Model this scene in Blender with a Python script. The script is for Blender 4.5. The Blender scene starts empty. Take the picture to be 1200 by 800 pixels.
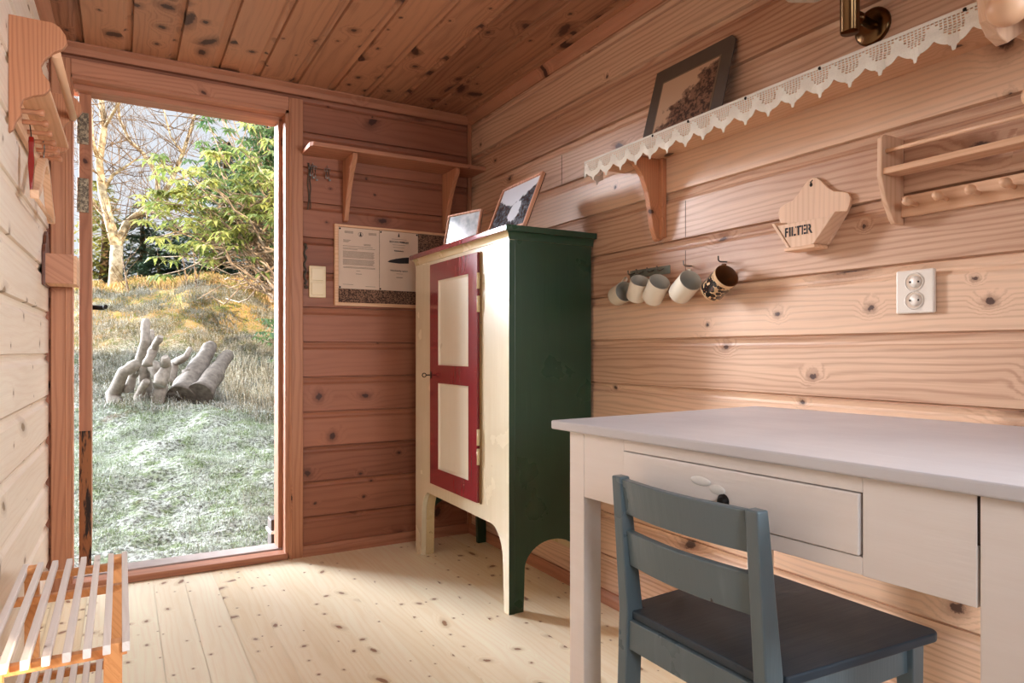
import bpy, bmesh, math, random
from mathutils import Vector, Matrix, noise
random.seed(7)
C = bpy.context.scene.collection
SC = bpy.context.scene
PI = math.pi

# ------------------------------------------------------------------ camera, sky, sun, fill lamps, exposure
YAW = math.radians(29.8)
CAM = Vector((0, 0, 0.95))
cam = bpy.data.cameras.new('camera'); camo = bpy.data.objects.new('camera', cam); C.objects.link(camo)
camo.location = CAM; camo.rotation_euler = (PI/2, 0, -YAW)
cam.sensor_width = 36; cam.lens = 24.0; cam.shift_y = 11/1200; cam.clip_start = 0.02; cam.clip_end = 300
SC.camera = camo

SKY_LOW, SKY_GLOW, SKY_TOP = 0.76, 98.0, 4.3
SUN_E, FILL1_W, FILL2_W = 6.5, 20, 4.3
EXPOSURE = 0.30

w = bpy.data.worlds.new('sky'); SC.world = w; w.use_nodes = True
nt = w.node_tree; nt.nodes.clear()
def wn(t, **k):
    n = nt.nodes.new(t)
    for a, b in k.items(): setattr(n, a, b)
    return n
tc = wn('ShaderNodeTexCoord'); bgn = wn('ShaderNodeBackground'); out = wn('ShaderNodeOutputWorld')
nrm = wn('ShaderNodeVectorMath', operation='NORMALIZE'); nt.links.new(tc.outputs['Generated'], nrm.inputs[0])
sep = wn('ShaderNodeSeparateXYZ'); nt.links.new(nrm.outputs[0], sep.inputs[0])
def wmap(src, a, b, c_, d_):
    m = wn('ShaderNodeMapRange', interpolation_type='SMOOTHSTEP'); nt.links.new(src, m.inputs[0])
    for i, v in enumerate((a, b, c_, d_)): m.inputs[i+1].default_value = v
    return m.outputs[0]
up = wmap(sep.outputs["Z"], 0.40, 0.75, 0.0, 1.0)
def wmath(op, a, b):
    m = wn('ShaderNodeMath', operation=op)
    for i, v in enumerate((a, b)):
        if isinstance(v, (int, float)): m.inputs[i].default_value = v
        else: nt.links.new(v, m.inputs[i])
    return m.outputs[0]
az = wmath('ARCTAN2', sep.outputs['X'], sep.outputs['Y'])        # 0 straight out of the doorway, negative to the left
az_w = wmath('MULTIPLY', wmap(az, -1.45, -1.1, 0.0, 1.0), wmap(az, -0.22, -0.45, 0.0, 1.0))
el_w = wmath('MULTIPLY', wmap(sep.outputs['Z'], 0.06, 0.14, 0.0, 1.0), wmap(sep.outputs["Z"], 0.50, 0.34, 0.0, 1.0))
glow = wmath('MULTIPLY', az_w, el_w)      # added bright lobe in the unseen sky, lights the room through the doorway
s1 = wmath('MULTIPLY', up, SKY_TOP - SKY_LOW); s2 = wmath('MULTIPLY', glow, SKY_GLOW)
st = wmath('ADD', wmath('ADD', s1, s2), SKY_LOW)
cl = wn('ShaderNodeTexNoise'); cl.inputs['Scale'].default_value = 2.5; nt.links.new(nrm.outputs[0], cl.inputs['Vector'])
mixc = wn('ShaderNodeMix', data_type='RGBA'); nt.links.new(cl.outputs['Fac'], mixc.inputs[0])
mixc.inputs[6].default_value = (0.80, 0.88, 1.0, 1); mixc.inputs[7].default_value = (0.97, 0.97, 1.0, 1)
nt.links.new(mixc.outputs[2], bgn.inputs['Color']); nt.links.new(st, bgn.inputs['Strength'])
nt.links.new(bgn.outputs[0], out.inputs[0])

sun = bpy.data.lights.new('sun', 'SUN'); sun.energy = SUN_E; sun.angle = math.radians(0.6); sun.color = (1.0, 0.80, 0.58)
suno = bpy.data.objects.new('sun', sun); C.objects.link(suno)
sd = Vector((-0.5, 0.866, -math.tan(math.radians(16)))).normalized()
suno.rotation_euler = sd.to_track_quat('-Z', 'Y').to_euler(); suno.location = (4, -6, 5)
def area(name, loc, direction, sx, sz, power, col, portal=False, spread=180):
    l = bpy.data.lights.new(name, 'AREA'); l.shape = 'RECTANGLE'; l.size = sx; l.size_y = sz; l.energy = power; l.color = col
    o = bpy.data.objects.new(name, l); C.objects.link(o); o.location = loc
    o.rotation_euler = Vector(direction).to_track_quat('-Z', 'Z').to_euler()
    l.spread = math.radians(spread)
    if portal: l.cycles.is_portal = True
    return o
area('fill_light', (1.52, -0.55, 1.40), (-1.8, 2.6, -0.15), 0.60, 0.70, FILL1_W, (0.90, 0.95, 1.0), spread=75)  # unseen fill lamp added to brighten the left wall
area('fill_light', (0.20, -1.14, 1.40), (0.55, 1.9, -0.55), 0.60, 0.70, FILL2_W, (0.90, 0.95, 1.0), spread=80)  # second unseen fill lamp, added to brighten table and chair
area('doorway_portal', (0.24, 3.42, 1.02), (0, -1, 0), 0.88, 2.05, 1, (1, 1, 1), portal=True)

vs = SC.view_settings; SC.display_settings.display_device = 'sRGB'
vs.view_transform = 'Standard'; vs.look = 'None'; vs.gamma = 1; vs.exposure = EXPOSURE; vs.use_curve_mapping = False

# ------------------------------------------------------------------ helpers: tagging, meshes
def tag(o, label=None, cat=None, group=None, kind=None):
    if label: o['label'] = label
    if cat: o['category'] = cat
    if group: o['group'] = group
    if kind: o['kind'] = kind
    return o
def empty(name, loc, rz=0, label=None, cat=None, group=None, kind=None, parent=None):
    o = bpy.data.objects.new(name, None); C.objects.link(o); o.location = loc; o.rotation_euler = (0, 0, rz)
    o.empty_display_size = 0.05
    if parent: o.parent = parent
    return tag(o, label, cat, group, kind)
def V(*a): return Vector(a)

class MB:
    def __init__(s): s.bm = bmesh.new()
    def face(s, pts):
        try: return s.bm.faces.new([s.bm.verts.new(p) for p in pts])
        except ValueError: return None
    def hexa(s, p):            # p[0:4] bottom loop, p[4:8] top loop
        v = [s.bm.verts.new(q) for q in p]
        for f in ((3,2,1,0),(4,5,6,7),(0,1,5,4),(1,2,6,5),(2,3,7,6),(3,0,4,7)): s.bm.faces.new([v[i] for i in f])
        return s
    def box(s, a, b):
        x0,y0,z0 = (min(a[i],b[i]) for i in range(3)); x1,y1,z1 = (max(a[i],b[i]) for i in range(3))
        return s.hexa([(x0,y0,z0),(x1,y0,z0),(x1,y1,z0),(x0,y1,z0),(x0,y0,z1),(x1,y0,z1),(x1,y1,z1),(x0,y1,z1)])
    def bar(s, a, b, wd, ht, up=(0,0,1)):   # rectangular bar from a to b
        a, b = Vector(a), Vector(b); d = (b-a).normalized(); u = Vector(up)
        sx = d.cross(u)
        if sx.length < 1e-5: sx = d.cross(Vector((1,0,0)))
        sx.normalize(); u = sx.cross(d).normalized()
        q = [-sx*wd/2-u*ht/2, sx*wd/2-u*ht/2, sx*wd/2+u*ht/2, -sx*wd/2+u*ht/2]
        return s.hexa([a+k for k in q]+[b+k for k in q])
    def prism(s, poly, off):      # poly: list of 3D points (planar), extruded by vector off
        off = Vector(off); n = len(poly)
        a = [s.bm.verts.new(p) for p in poly]; b = [s.bm.verts.new(Vector(p)+off) for p in poly]
        s.bm.faces.new(a[::-1]); s.bm.faces.new(b)
        for i in range(n): s.bm.faces.new([a[i], a[(i+1)%n], b[(i+1)%n], b[i]])
        return s
    def tube(s, pts, rad, n=8, cap=True):
        pts = [Vector(p) for p in pts]; m = len(pts)
        if isinstance(rad, (int, float)): rad = [rad]*m
        rings = []; prev = None
        for i, p in enumerate(pts):
            d = (pts[min(i+1, m-1)] - pts[max(i-1, 0)])
            d = d.normalized() if d.length > 1e-9 else Vector((0,0,1))
            if prev is None:
                r = d.cross(Vector((0,0,1)))
                if r.length < 1e-3: r = d.cross(Vector((1,0,0)))
            else: r = prev - d*prev.dot(d)
            r.normalize(); prev = r; t = d.cross(r)
            rings.append([s.bm.verts.new(p + (r*math.cos(2*PI*k/n)+t*math.sin(2*PI*k/n))*rad[i]) for k in range(n)])
        for i in range(m-1):
            for k in range(n):
                f = s.bm.faces.new([rings[i][k], rings[i][(k+1)%n], rings[i+1][(k+1)%n], rings[i+1][k]]); f.smooth = True
        if cap: s.bm.faces.new(rings[0][::-1]); s.bm.faces.new(rings[-1])
        return s
    def lathe(s, prof, origin, axis=(0,0,1), n=32):   # prof: (radius, height)
        ax = Vector(axis).normalized(); o = Vector(origin)
        r = ax.cross(Vector((0,0,1)))
        if r.length < 1e-3: r = ax.cross(Vector((1,0,0)))
        r.normalize(); t = ax.cross(r); rings = []
        for (rd, h) in prof:
            if rd < 1e-6: rings.append([s.bm.verts.new(o+ax*h)])
            else: rings.append([s.bm.verts.new(o+ax*h+(r*math.cos(2*PI*k/n)+t*math.sin(2*PI*k/n))*rd) for k in range(n)])
        for A, B in zip(rings, rings[1:]):
            for k in range(n):
                q = []
                for v in (A[k%len(A)], A[(k+1)%len(A)], B[(k+1)%len(B)], B[k%len(B)]):
                    if v not in q: q.append(v)
                if len(q) > 2:
                    f = s.bm.faces.new(q); f.smooth = True
        return s
    def ball(s, c, r, n=16, sq=(1,1,1)):
        M = Matrix.Translation(c) @ Matrix.Diagonal((r*sq[0], r*sq[1], r*sq[2], 1))
        g = bmesh.ops.create_uvsphere(s.bm, u_segments=n, v_segments=max(6, n*2//3), radius=1, matrix=M)
        for v in g['verts']:
            for f in v.link_faces: f.smooth = True
        return s
    def build(s, name, m, parent=None, world=True, bevel=0, seg=2, **tags):
        me = bpy.data.meshes.new(name)
        if parent is not None and world:
            P = Matrix.Identity(4); q = parent
            while q is not None: P = Matrix.LocRotScale(q.location, q.rotation_euler, None) @ P; q = q.parent
            s.bm.transform(P.inverted())
        bmesh.ops.recalc_face_normals(s.bm, faces=s.bm.faces)
        s.bm.to_mesh(me); s.bm.free()
        for mm in (m if isinstance(m, (list, tuple)) else [m]): me.materials.append(mm)
        o = bpy.data.objects.new(name, me); C.objects.link(o)
        if parent is not None: o.parent = parent
        if bevel:
            b = o.modifiers.new('bevel', 'BEVEL'); b.width = bevel; b.segments = seg; b.limit_method = 'ANGLE'; b.angle_limit = math.radians(35)
            b.harden_normals = False
        return tag(o, **tags)
def copy_tree(o, parent=None):
    c = o.copy(); C.objects.link(c)
    c.parent = parent
    for ch in list(o.children): copy_tree(ch, c)
    return c

# ------------------------------------------------------------------ materials
def lin(c):
    return tuple(((v/255)/12.92 if v/255 <= 0.04045 else ((v/255+0.055)/1.055)**2.4) for v in c) + (1,)
class NT:
    def __init__(s, name):
        s.m = bpy.data.materials.new(name); s.m.use_nodes = True; s.t = s.m.node_tree; s.t.nodes.clear()
        s.o = s.t.nodes.new('ShaderNodeOutputMaterial'); s.b = s.t.nodes.new('ShaderNodeBsdfPrincipled')
        s.t.links.new(s.b.outputs[0], s.o.inputs[0])
        s.tc = s.t.nodes.new('ShaderNodeTexCoord')
    def put(s, inp, v):
        if isinstance(v, bpy.types.NodeSocket): s.t.links.new(v, inp)
        else: inp.default_value = v
    def n(s, ty, out=0, ins=(), **k):
        nd = s.t.nodes.new(ty)
        for a, b in k.items(): setattr(nd, a, b)
        for i, v in (ins.items() if isinstance(ins, dict) else enumerate(ins)):
            if v is not None: s.put(nd.inputs[i], v)
        return nd.outputs[out]
    def math(s, op, a, b=None, c=None): return s.n('ShaderNodeMath', 0, [a, b, c], operation=op)
    def comb(s, x, y, z): return s.n('ShaderNodeCombineXYZ', 0, [x, y, z])
    def noise(s, vec, scale=1, detail=3, rough=0.5, out=0): return s.n('ShaderNodeTexNoise', out, {'Vector': vec, 'Scale': scale, 'Detail': detail, 'Roughness': rough})
    def map(s, v, a, b, c=0.0, d=1.0): return s.n('ShaderNodeMapRange', 0, [v, a, b, c, d])
    def smooth(s, v, a, b, c=0.0, d=1.0): return s.n('ShaderNodeMapRange', 0, [v, a, b, c, d], interpolation_type='SMOOTHSTEP')
    def mix(s, f, a, b): return s.n('ShaderNodeMix', 2, {0: f, 6: a, 7: b}, data_type='RGBA')
    def bump(s, h, strength=0.3, dist=0.002):
        return s.n('ShaderNodeBump', 0, {'Height': h, 'Strength': strength, 'Distance': dist})
    def fin(s, color=None, rough=None, normal=None, spec=None, metal=None):
        if color is not None: s.put(s.b.inputs['Base Color'], color)
        if rough is not None: s.put(s.b.inputs['Roughness'], rough)
        if normal is not None: s.put(s.b.inputs['Normal'], normal)
        if spec is not None: s.put(s.b.inputs['Specular IOR Level'], spec)
        if metal is not None: s.put(s.b.inputs['Metallic'], metal)
        return s.m

def pine(name, ia=1, ib=2, pitch=0.162, off=0.0, light=(226,172,138), dark=(176,112,80), knot=(66,36,26),
         ringfreq=42, ringamt=0.6, kdens=0.45, kmax=0.016, kcell=(0.30, 0.09), rough=0.5, tone=0.35, spec=0.35, boards=True, seed=0.0, bumpk=0.25):
    q = NT(name)
    sp = q.t.nodes.new('ShaderNodeSeparateXYZ'); q.t.links.new(q.tc.outputs['Object'], sp.inputs[0])
    ax = [sp.outputs[i] for i in range(3)]
    a, b = ax[ia], ax[ib]; c = ax[3-ia-ib]
    if boards:
        idx = q.math('FLOOR', q.math('DIVIDE', q.math('SUBTRACT', b, off), pitch))
    else:
        oi = q.t.nodes.new('ShaderNodeObjectInfo'); idx = q.math('MULTIPLY', oi.outputs['Random'], 37.0)
    idx = q.math('ADD', idx, seed)
    rnd = q.n('ShaderNodeTexWhiteNoise', 0, {'W': idx}, noise_dimensions='1D')
    rnd2 = q.n('ShaderNodeTexWhiteNoise', 0, {'W': q.math('ADD', idx, 71.3)}, noise_dimensions='1D')
    a2 = q.math('ADD', a, q.math('MULTIPLY', rnd, 23.0))
    bb = q.math('ADD', b, q.math('MULTIPLY', c, 0.7))
    b2 = q.math('ADD', bb, q.math('MULTIPLY', rnd2, 5.0))
    # knots
    ka, kb = 1/kcell[0], 1/kcell[1]
    kv = q.comb(q.math('MULTIPLY', a2, ka), q.math('MULTIPLY', b2, kb), 0.0)
    vor = q.t.nodes.new('ShaderNodeTexVoronoi'); vor.voronoi_dimensions = '2D'; vor.inputs['Scale'].default_value = 1.0; vor.inputs['Randomness'].default_value = 0.9
    q.t.links.new(kv, vor.inputs['Vector'])
    cs_pre = q.t.nodes.new('ShaderNodeSeparateColor'); q.t.links.new(vor.outputs['Color'], cs_pre.inputs[0])
    df = q.n('ShaderNodeVectorMath', 0, [kv, vor.outputs['Position']], operation='SUBTRACT')
    ds = q.t.nodes.new('ShaderNodeSeparateXYZ'); q.t.links.new(df, ds.inputs[0])
    da = q.math('MULTIPLY', ds.outputs[0], kcell[0]/1.25); db = q.math('MULTIPLY', ds.outputs[1], kcell[1])
    th = q.math('MULTIPLY', cs_pre.outputs[2], PI)
    ct, st_ = q.math('COSINE', q.math('MULTIPLY', th, 1.0)), q.math('SINE', th)
    el = q.math('ADD', 1.0, q.math('MULTIPLY', q.math('POWER', cs_pre.outputs[1], 5.0), 1.8))
    da, db = q.math('DIVIDE', q.math('ADD', q.math('MULTIPLY', da, ct), q.math('MULTIPLY', db, st_)), el), q.math('SUBTRACT', q.math('MULTIPLY', db, ct), q.math('MULTIPLY', da, st_))
    wob = q.math('MULTIPLY', q.math('SUBTRACT', q.noise(q.comb(a2, b2, c), 70, 3, 0.6), 0.5), kmax*1.0)
    d = q.math('ADD', q.math('SQRT', q.math('ADD', q.math('MULTIPLY', da, da), q.math('MULTIPLY', db, db))), wob)
    cs = q.t.nodes.new('ShaderNodeSeparateColor'); q.t.links.new(vor.outputs['Color'], cs.inputs[0])
    on = q.math('LESS_THAN', cs.outputs[0], kdens)
    kr = q.math('ADD', q.math('MULTIPLY', q.math('MULTIPLY', cs.outputs[1], cs.outputs[1]), kmax*0.8), kmax*0.22)
    rel = q.math('DIVIDE', d, kr)
    kmask = q.math('MULTIPLY', q.smooth(rel, 1.25, 0.75), on)
    halo = q.math('MULTIPLY', q.smooth(rel, 3.2, 0.9), on)
    # grain
    big = q.noise(q.comb(q.math('MULTIPLY', a2, 0.9), q.math('MULTIPLY', b2, 7.0), idx), 1, 2)
    med = q.noise(q.comb(q.math('MULTIPLY', a2, 4.0), q.math('MULTIPLY', b2, 22.0), idx), 1, 2)
    g = q.math('ADD', q.math('MULTIPLY', b2, ringfreq), q.math('MULTIPLY', big, 6.0))
    g = q.math('ADD', g, q.math('MULTIPLY', med, 0.9))
    g = q.math('ADD', g, q.math('MULTIPLY', q.math('MULTIPLY', q.smooth(rel, 6.0, 0.5), on), 2.2))
    ring = q.math('POWER', q.math('ADD', q.math('MULTIPLY', q.math('SINE', q.math('MULTIPLY', g, 2*PI)), 0.5), 0.5), 2.5)
    fib = q.noise(q.comb(q.math('MULTIPLY', a2, 6.0), q.math('MULTIPLY', b2, 420.0), c), 1, 3, 0.6)
    bl = q.noise(q.comb(q.math('MULTIPLY', a2, 1.3), q.math('MULTIPLY', b2, 10.0), q.math('MULTIPLY', idx, 3.1)), 1, 3)
    f = q.math('ADD', q.math('MULTIPLY', ring, ringamt), q.math('MULTIPLY', q.math('SUBTRACT', fib, 0.5), 0.7))
    f = q.math('ADD', f, q.math('MULTIPLY', q.math('SUBTRACT', rnd, 0.5), tone*2))
    f = q.math('ADD', f, q.math('MULTIPLY', q.math('SUBTRACT', bl, 0.5), 0.9))
    f = q.n('ShaderNodeClamp', 0, [q.math('ADD', f, 0.10), -0.35, 1.5])
    L, D, K = lin(light), lin(dark), lin(knot)
    L2 = tuple(min(1, v*1.10) for v in L[:3])+(1,)
    col = q.mix(q.map(f, -0.35, 0.0), L2, L)
    col = q.mix(q.map(f, 0.0, 1.2), col, D)
    halo_c = tuple(D[i]*0.72 for i in range(3))+(1,)
    col = q.mix(q.math('MULTIPLY', halo, 0.55), col, halo_c)
    col = q.mix(q.math('MULTIPLY', kmask, 0.93), col, K)
    h = q.math('ADD', q.math('MULTIPLY', fib, 0.5), q.math('MULTIPLY', ring, -0.3))
    return q.fin(col, q.map(fib, 0.2, 0.8, rough-0.06, rough+0.1), q.bump(h, bumpk, 0.0015), spec)

def paint(name, col, col2=None, rough=0.35, chips=0.0, chipcol=(150,110,75), bump=0.25, axis=2, spec=0.5, brush=0.15, coat=0.0):
    q = NT(name); col2 = col2 or tuple(max(0, v-14) for v in col)
    P = q.tc.outputs['Object']
    sc = [55, 55, 55]; sc[axis] = 3.0
    mp = q.n('ShaderNodeMapping', 0, {'Vector': P, 'Scale': sc})
    streak = q.noise(mp, 1.0, 4, 0.6); cloud = q.noise(P, 6.0, 4)
    f = q.math('ADD', q.math('MULTIPLY', streak, brush*4), q.math('MULTIPLY', cloud, 0.6))
    c = q.mix(q.smooth(f, 0.2, 0.9), lin(col), lin(col2))
    if chips > 0:
        ch = q.noise(q.n('ShaderNodeMapping', 0, {'Vector': P, 'Scale': [1,1,1]}), 45.0, 5, 0.65)
        ch2 = q.noise(P, 7.0, 2)
        msk = q.smooth(q.math('ADD', ch, q.math('MULTIPLY', ch2, 0.5)), 1.07-chips*0.25, 1.09-chips*0.25)
        c = q.mix(msk, c, lin(chipcol))
    nrm_ = q.bump(q.math('ADD', streak, q.math('MULTIPLY', cloud, 0.8)), bump, 0.002)
    if coat: q.b.inputs['Coat Weight'].default_value = coat; q.b.inputs['Coat Roughness'].default_value = 0.12
    return q.fin(c, q.map(cloud, 0.3, 0.7, rough-0.05, rough+0.08), nrm_, spec)

def plain(name, col, rough=0.5, metal=0.0, spec=0.5, var=10, scale=20):
    q = NT(name); nz = q.noise(q.tc.outputs['Object'], scale, 3)
    c = q.mix(nz, lin(col), lin(tuple(max(0, v-var) for v in col)))
    return q.fin(c, rough, None, spec, metal)

PH = 0.990            # height of one board joint
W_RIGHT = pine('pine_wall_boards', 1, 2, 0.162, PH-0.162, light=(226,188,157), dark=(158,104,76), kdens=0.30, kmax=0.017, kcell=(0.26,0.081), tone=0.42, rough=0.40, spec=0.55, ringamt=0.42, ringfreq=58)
W_BACK = pine('pine_wall_boards_reddish_shaded', 0, 2, 0.162, PH-0.162, light=(160,102,76), dark=(112,62,44), kdens=0.30, kmax=0.015, kcell=(0.22,0.081), tone=0.45, seed=40, ringamt=0.3, ringfreq=32)  # shade on the doorway wall put into darker board colours
W_LEFT = pine('pine_wall_boards_pale_lit', 1, 2, 0.162, 1.10-0.162, light=(248,232,214), dark=(230,204,180), knot=(150,120,90), kdens=0.35, kmax=0.012, kcell=(0.22,0.081), ringamt=0.25, tone=0.12, seed=80)  # same pine, with the strong light on this wall put into paler colours
W_CEIL = pine('pine_ceiling_boards', 1, 0, 0.165, 0.037, light=(180,128,96), dark=(112,66,46), kdens=0.5, kmax=0.017, kcell=(0.15,0.083), tone=0.55, seed=120, ringamt=0.4, ringfreq=32)
W_FLOOR = pine('pine_floor_planks', 1, 0, 0.113, 0.0-0.452+0.113*4, light=(252,240,212), dark=(232,206,158), knot=(140,98,66), kdens=0.42, kmax=0.0085, kcell=(0.11,0.055), ringamt=0.25, tone=0.36, rough=0.42, seed=160, spec=0.5, bumpk=0.15)
TRIM_Y = pine('pine_trim_along_wall', 1, 2, boards=False, light=(190,134,104), dark=(150,96,70), kdens=0.12, kmax=0.010, ringamt=0.4)
TRIM_X = pine('pine_trim_across', 0, 2, boards=False, light=(188,130,100), dark=(148,92,68), kdens=0.12, kmax=0.010, ringamt=0.4)
TRIM_Z = pine('pine_trim_upright', 2, 0, boards=False, light=(190,132,98), dark=(148,92,64), kdens=0.12, kmax=0.011, ringamt=0.45)
WOOD_X = pine('pale_pine_x', 0, 2, boards=False, light=(232,186,148), dark=(200,144,104), kdens=0.12, kmax=0.009, ringfreq=70, ringamt=0.4)
WOOD_Y = pine('pale_pine_y', 1, 2, boards=False, light=(234,190,154), dark=(204,150,112), kdens=0.12, kmax=0.009, ringfreq=70, ringamt=0.4)
WOOD_Z = pine('pale_pine_z', 2, 1, boards=False, light=(232,194,162), dark=(204,156,120), kdens=0.12, kmax=0.010, ringfreq=60, ringamt=0.4)
WOOD_ZX = pine('golden_pine_bracket', 2, 0, boards=False, light=(198,136,98), dark=(152,94,64), kdens=0.05, kmax=0.009, ringfreq=110, ringamt=0.45)
WOOD_RACK = pine('golden_pine_rack', 1, 0, boards=False, light=(236,170,112), dark=(206,134,78), kdens=0.1, kmax=0.008, ringfreq=60, ringamt=0.35)
SLAT = pine('sky_whitened_slat_wood', 1, 0, boards=False, light=(244,236,232), dark=(222,210,206), knot=(150,130,118), kdens=0.05, ringfreq=70, ringamt=0.3)  # bright sky reflection on the slats put into the wood colour
DRIFT = plain('weathered_wood', (166,156,144), 0.85, var=90, scale=26)
CREAM = paint('cream_gloss_paint', (232,222,196), (222,208,176), rough=0.22, chips=0.25, chipcol=(170,130,90), bump=0.45, coat=0.6, spec=0.6)
CREAM_DK = paint('aged_cream_paint', (220,200,160), (206,180,134), rough=0.25, chips=0.3, chipcol=(150,110,70), axis=1, coat=0.5)
PANEL = paint('cream_panel_paint', (232,224,204), (226,216,194), rough=0.32, bump=0.12, chips=0.15, chipcol=(150,110,70))
MAROON = paint('maroon_gloss_paint', (138,34,46), (124,28,38), rough=0.16, chips=0.3, chipcol=(210,180,150), bump=0.10, coat=0.8)
GREEN = paint('dark_green_paint', (38,70,50), (33,60,44), rough=0.30, chips=0.22, chipcol=(190,160,110), bump=0.3)
TABLE_P = paint('pinkish_white_paint', (242,234,230), (236,226,220), rough=0.38, chips=0.16, chipcol=(90,60,50), bump=0.35, axis=1)
TABLE_TOP = paint('greyish_white_tabletop_paint', (214,212,216), (202,198,202), rough=0.36, chips=0.0, chipcol=(110,80,70), bump=0.25, axis=1, brush=0.12)
CHAIR_P = paint('slate_blue_paint', (122,138,144), (98,114,122), rough=0.30, chips=0.25, chipcol=(50,40,38), bump=0.45, axis=2, brush=0.3)
SEAT_P = paint('dark_slate_seat_paint', (58,74,88), (46,60,72), rough=0.42, chips=0.12, chipcol=(150,130,110), bump=0.5, axis=0, brush=0.3)
DARK = plain('dark_gap', (40,26,20), 0.9)
WHITE_PL = plain('white_plastic', (240,228,214), 0.3, var=4)
CREAM_PL = plain('cream_plastic', (226,198,150), 0.35, var=5)
HOLE = plain('socket_hole', (50,36,30), 0.8)
STEEL = plain('grey_steel', (150,146,140), 0.35, metal=1.0, var=40)
IRON = plain('dark_iron', (40,36,34), 0.5, metal=0.7)
BRASS = plain('dark_bronze', (120,94,66), 0.22, metal=1.0, var=30, scale=8)
ENAMEL = plain('cream_enamel', (236,224,204), 0.22, var=8)
ENAMEL_IN = plain('grey_enamel_inside', (196,192,180), 0.25, var=14)
BROWN_IN = plain('brown_glaze', (112,70,42), 0.25, var=25)
PAPER = plain('notice_paper', (226,200,178), 0.8, var=8)
INK = plain('grey_ink', (132,112,98), 0.9)
INK_D = plain('dark_ink', (46,42,44), 0.8)
LACE = plain('crochet_cotton', (240,232,218), 0.9, var=22, scale=350)
RED = plain('red_lacquer', (138,34,26), 0.2, var=20)
BALL_W = plain('turned_pale_wood', (236,188,150), 0.45, var=20, scale=14)
PEG_W = plain('reddish_peg_wood', (196,136,102), 0.45, var=24, scale=14)
SHADE_G = plain('frosted_lamp_glass', (240,232,216), 0.35)
def speckle():
    q = NT('speckled_cork'); nz = q.noise(q.tc.outputs['Object'], 170, 3, 0.7)
    return q.fin(q.mix(q.smooth(nz, 0.42, 0.58), lin((58,38,30)), lin((150,112,88))), 0.9)
CORK = speckle()
def hinge_mat():
    q = NT('worn_hinge_metal'); nz = q.noise(q.tc.outputs['Object'], 90, 4, 0.7)
    return q.fin(q.mix(q.smooth(nz, 0.4, 0.6), lin((96,84,70)), lin((176,160,132))), 0.5, metal=0.5)
HINGE = hinge_mat()

# ------------------------------------------------------------------ the room
XR, YB, H, YR = 1.59, 3.218, 2.165, -1.2
def xl(y): return -0.2991 + 0.0165*y
LWD = Vector((0.0165, 1, 0)).normalized(); LWN = Vector((1, -0.0165, 0)).normalized()

def boards_profile(lo, hi, ph, P, band=0.027, gapd=0.013, bd=0.010):
    pts = []; k0 = math.floor((lo-ph)/P)-1; k1 = math.ceil((hi-ph)/P)+1
    for k in range(k0, k1+1):
        t = ph+k*P-P      # bottom joint of this board
        for z, d in ((t+0.0001, gapd), (t+0.0022, gapd*0.35), (t+0.004, 0.0), (t+P-band-0.008, 0.0), (t+P-band-0.002, bd*0.35), (t+P-band+0.003, bd*0.85), (t+P-band+0.010, bd), (t+P-0.010, bd*0.8), (t+P-0.004, bd*0.45), (t+P-0.0035, gapd)):
            pts.append((z, d))
    res = []
    for (z0, d0), (z1, d1) in zip(pts, pts[1:]):
        if z1 <= lo or z0 >= hi or z1-z0 < 1e-9: continue
        a, b = max(z0, lo), min(z1, hi)
        f = lambda z: d0+(d1-d0)*((z-z0)/(z1-z0) if z1 > z0 else 0)
        res.append(((a, f(a)), (b, f(b))))
    return res
def clad(mb, fn, lo, hi, a0, a1, ph, P, **k):   # fn(a, z, d) -> point
    for (z0, d0), (z1, d1) in boards_profile(lo, hi, ph, P, **k):
        mb.face([fn(a0, z0, d0), fn(a1, z0, d0), fn(a1, z1, d1), fn(a0, z1, d1)])

mb = MB()
clad(mb, lambda a, z, d: (XR+d, a, z), 0, H, YR, YB, PH, 0.162)
mb.box((XR+0.012, YR, -0.05), (XR+0.10, YB+0.1, H+0.05))
# vertical butt joint in the boards
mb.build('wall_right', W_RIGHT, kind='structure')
mb = MB()
for (y, z0, z1) in ((1.643, 1.319, 1.438), (1.643, 1.157, 1.276), (2.36, 1.643, 1.762), (0.32, 0.995, 1.114), (2.62, 0.185, 0.304)):
    mb.box((XR-0.0006, y-0.0012, z0), (XR+0.004, y+0.0008, z1))
mb.build('trim_9', DARK, kind='structure')

OX0, OX1, OZ1 = -0.172, 0.652, 2.035       # door opening
mb = MB()
fb = lambda a, z, d: (a, YB+d, z)
clad(mb, fb, 0, H, OX1, XR, PH, 0.162)
clad(mb, fb, OZ1, H, OX0, OX1, PH, 0.162)
clad(mb, fb, 0, H, -0.30, OX0, PH, 0.162)
mb.box((OX1, YB+0.012, -0.05), (XR+0.10, YB+0.11, H+0.05)).box((-0.40, YB+0.012, -0.05), (OX0, YB+0.11, H+0.05)).box((OX0, YB+0.012, OZ1), (OX1, YB+0.11, H+0.05))
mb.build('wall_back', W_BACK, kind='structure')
mb = MB()
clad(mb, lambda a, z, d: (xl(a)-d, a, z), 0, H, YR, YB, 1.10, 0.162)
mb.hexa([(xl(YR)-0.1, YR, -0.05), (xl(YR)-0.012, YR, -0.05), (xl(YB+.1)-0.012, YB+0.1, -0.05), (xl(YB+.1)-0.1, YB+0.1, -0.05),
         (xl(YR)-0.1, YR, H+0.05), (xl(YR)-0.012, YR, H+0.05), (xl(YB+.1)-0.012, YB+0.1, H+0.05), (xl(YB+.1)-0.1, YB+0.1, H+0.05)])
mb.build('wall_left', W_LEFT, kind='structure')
mb = MB()      # wall behind the viewpoint, with a small window hole
WX0, WX1, WZ0, WZ1 = 1.15, 1.48, 0.95, 1.38
fr = lambda a, z, d: (a, YR-d, z)
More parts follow.
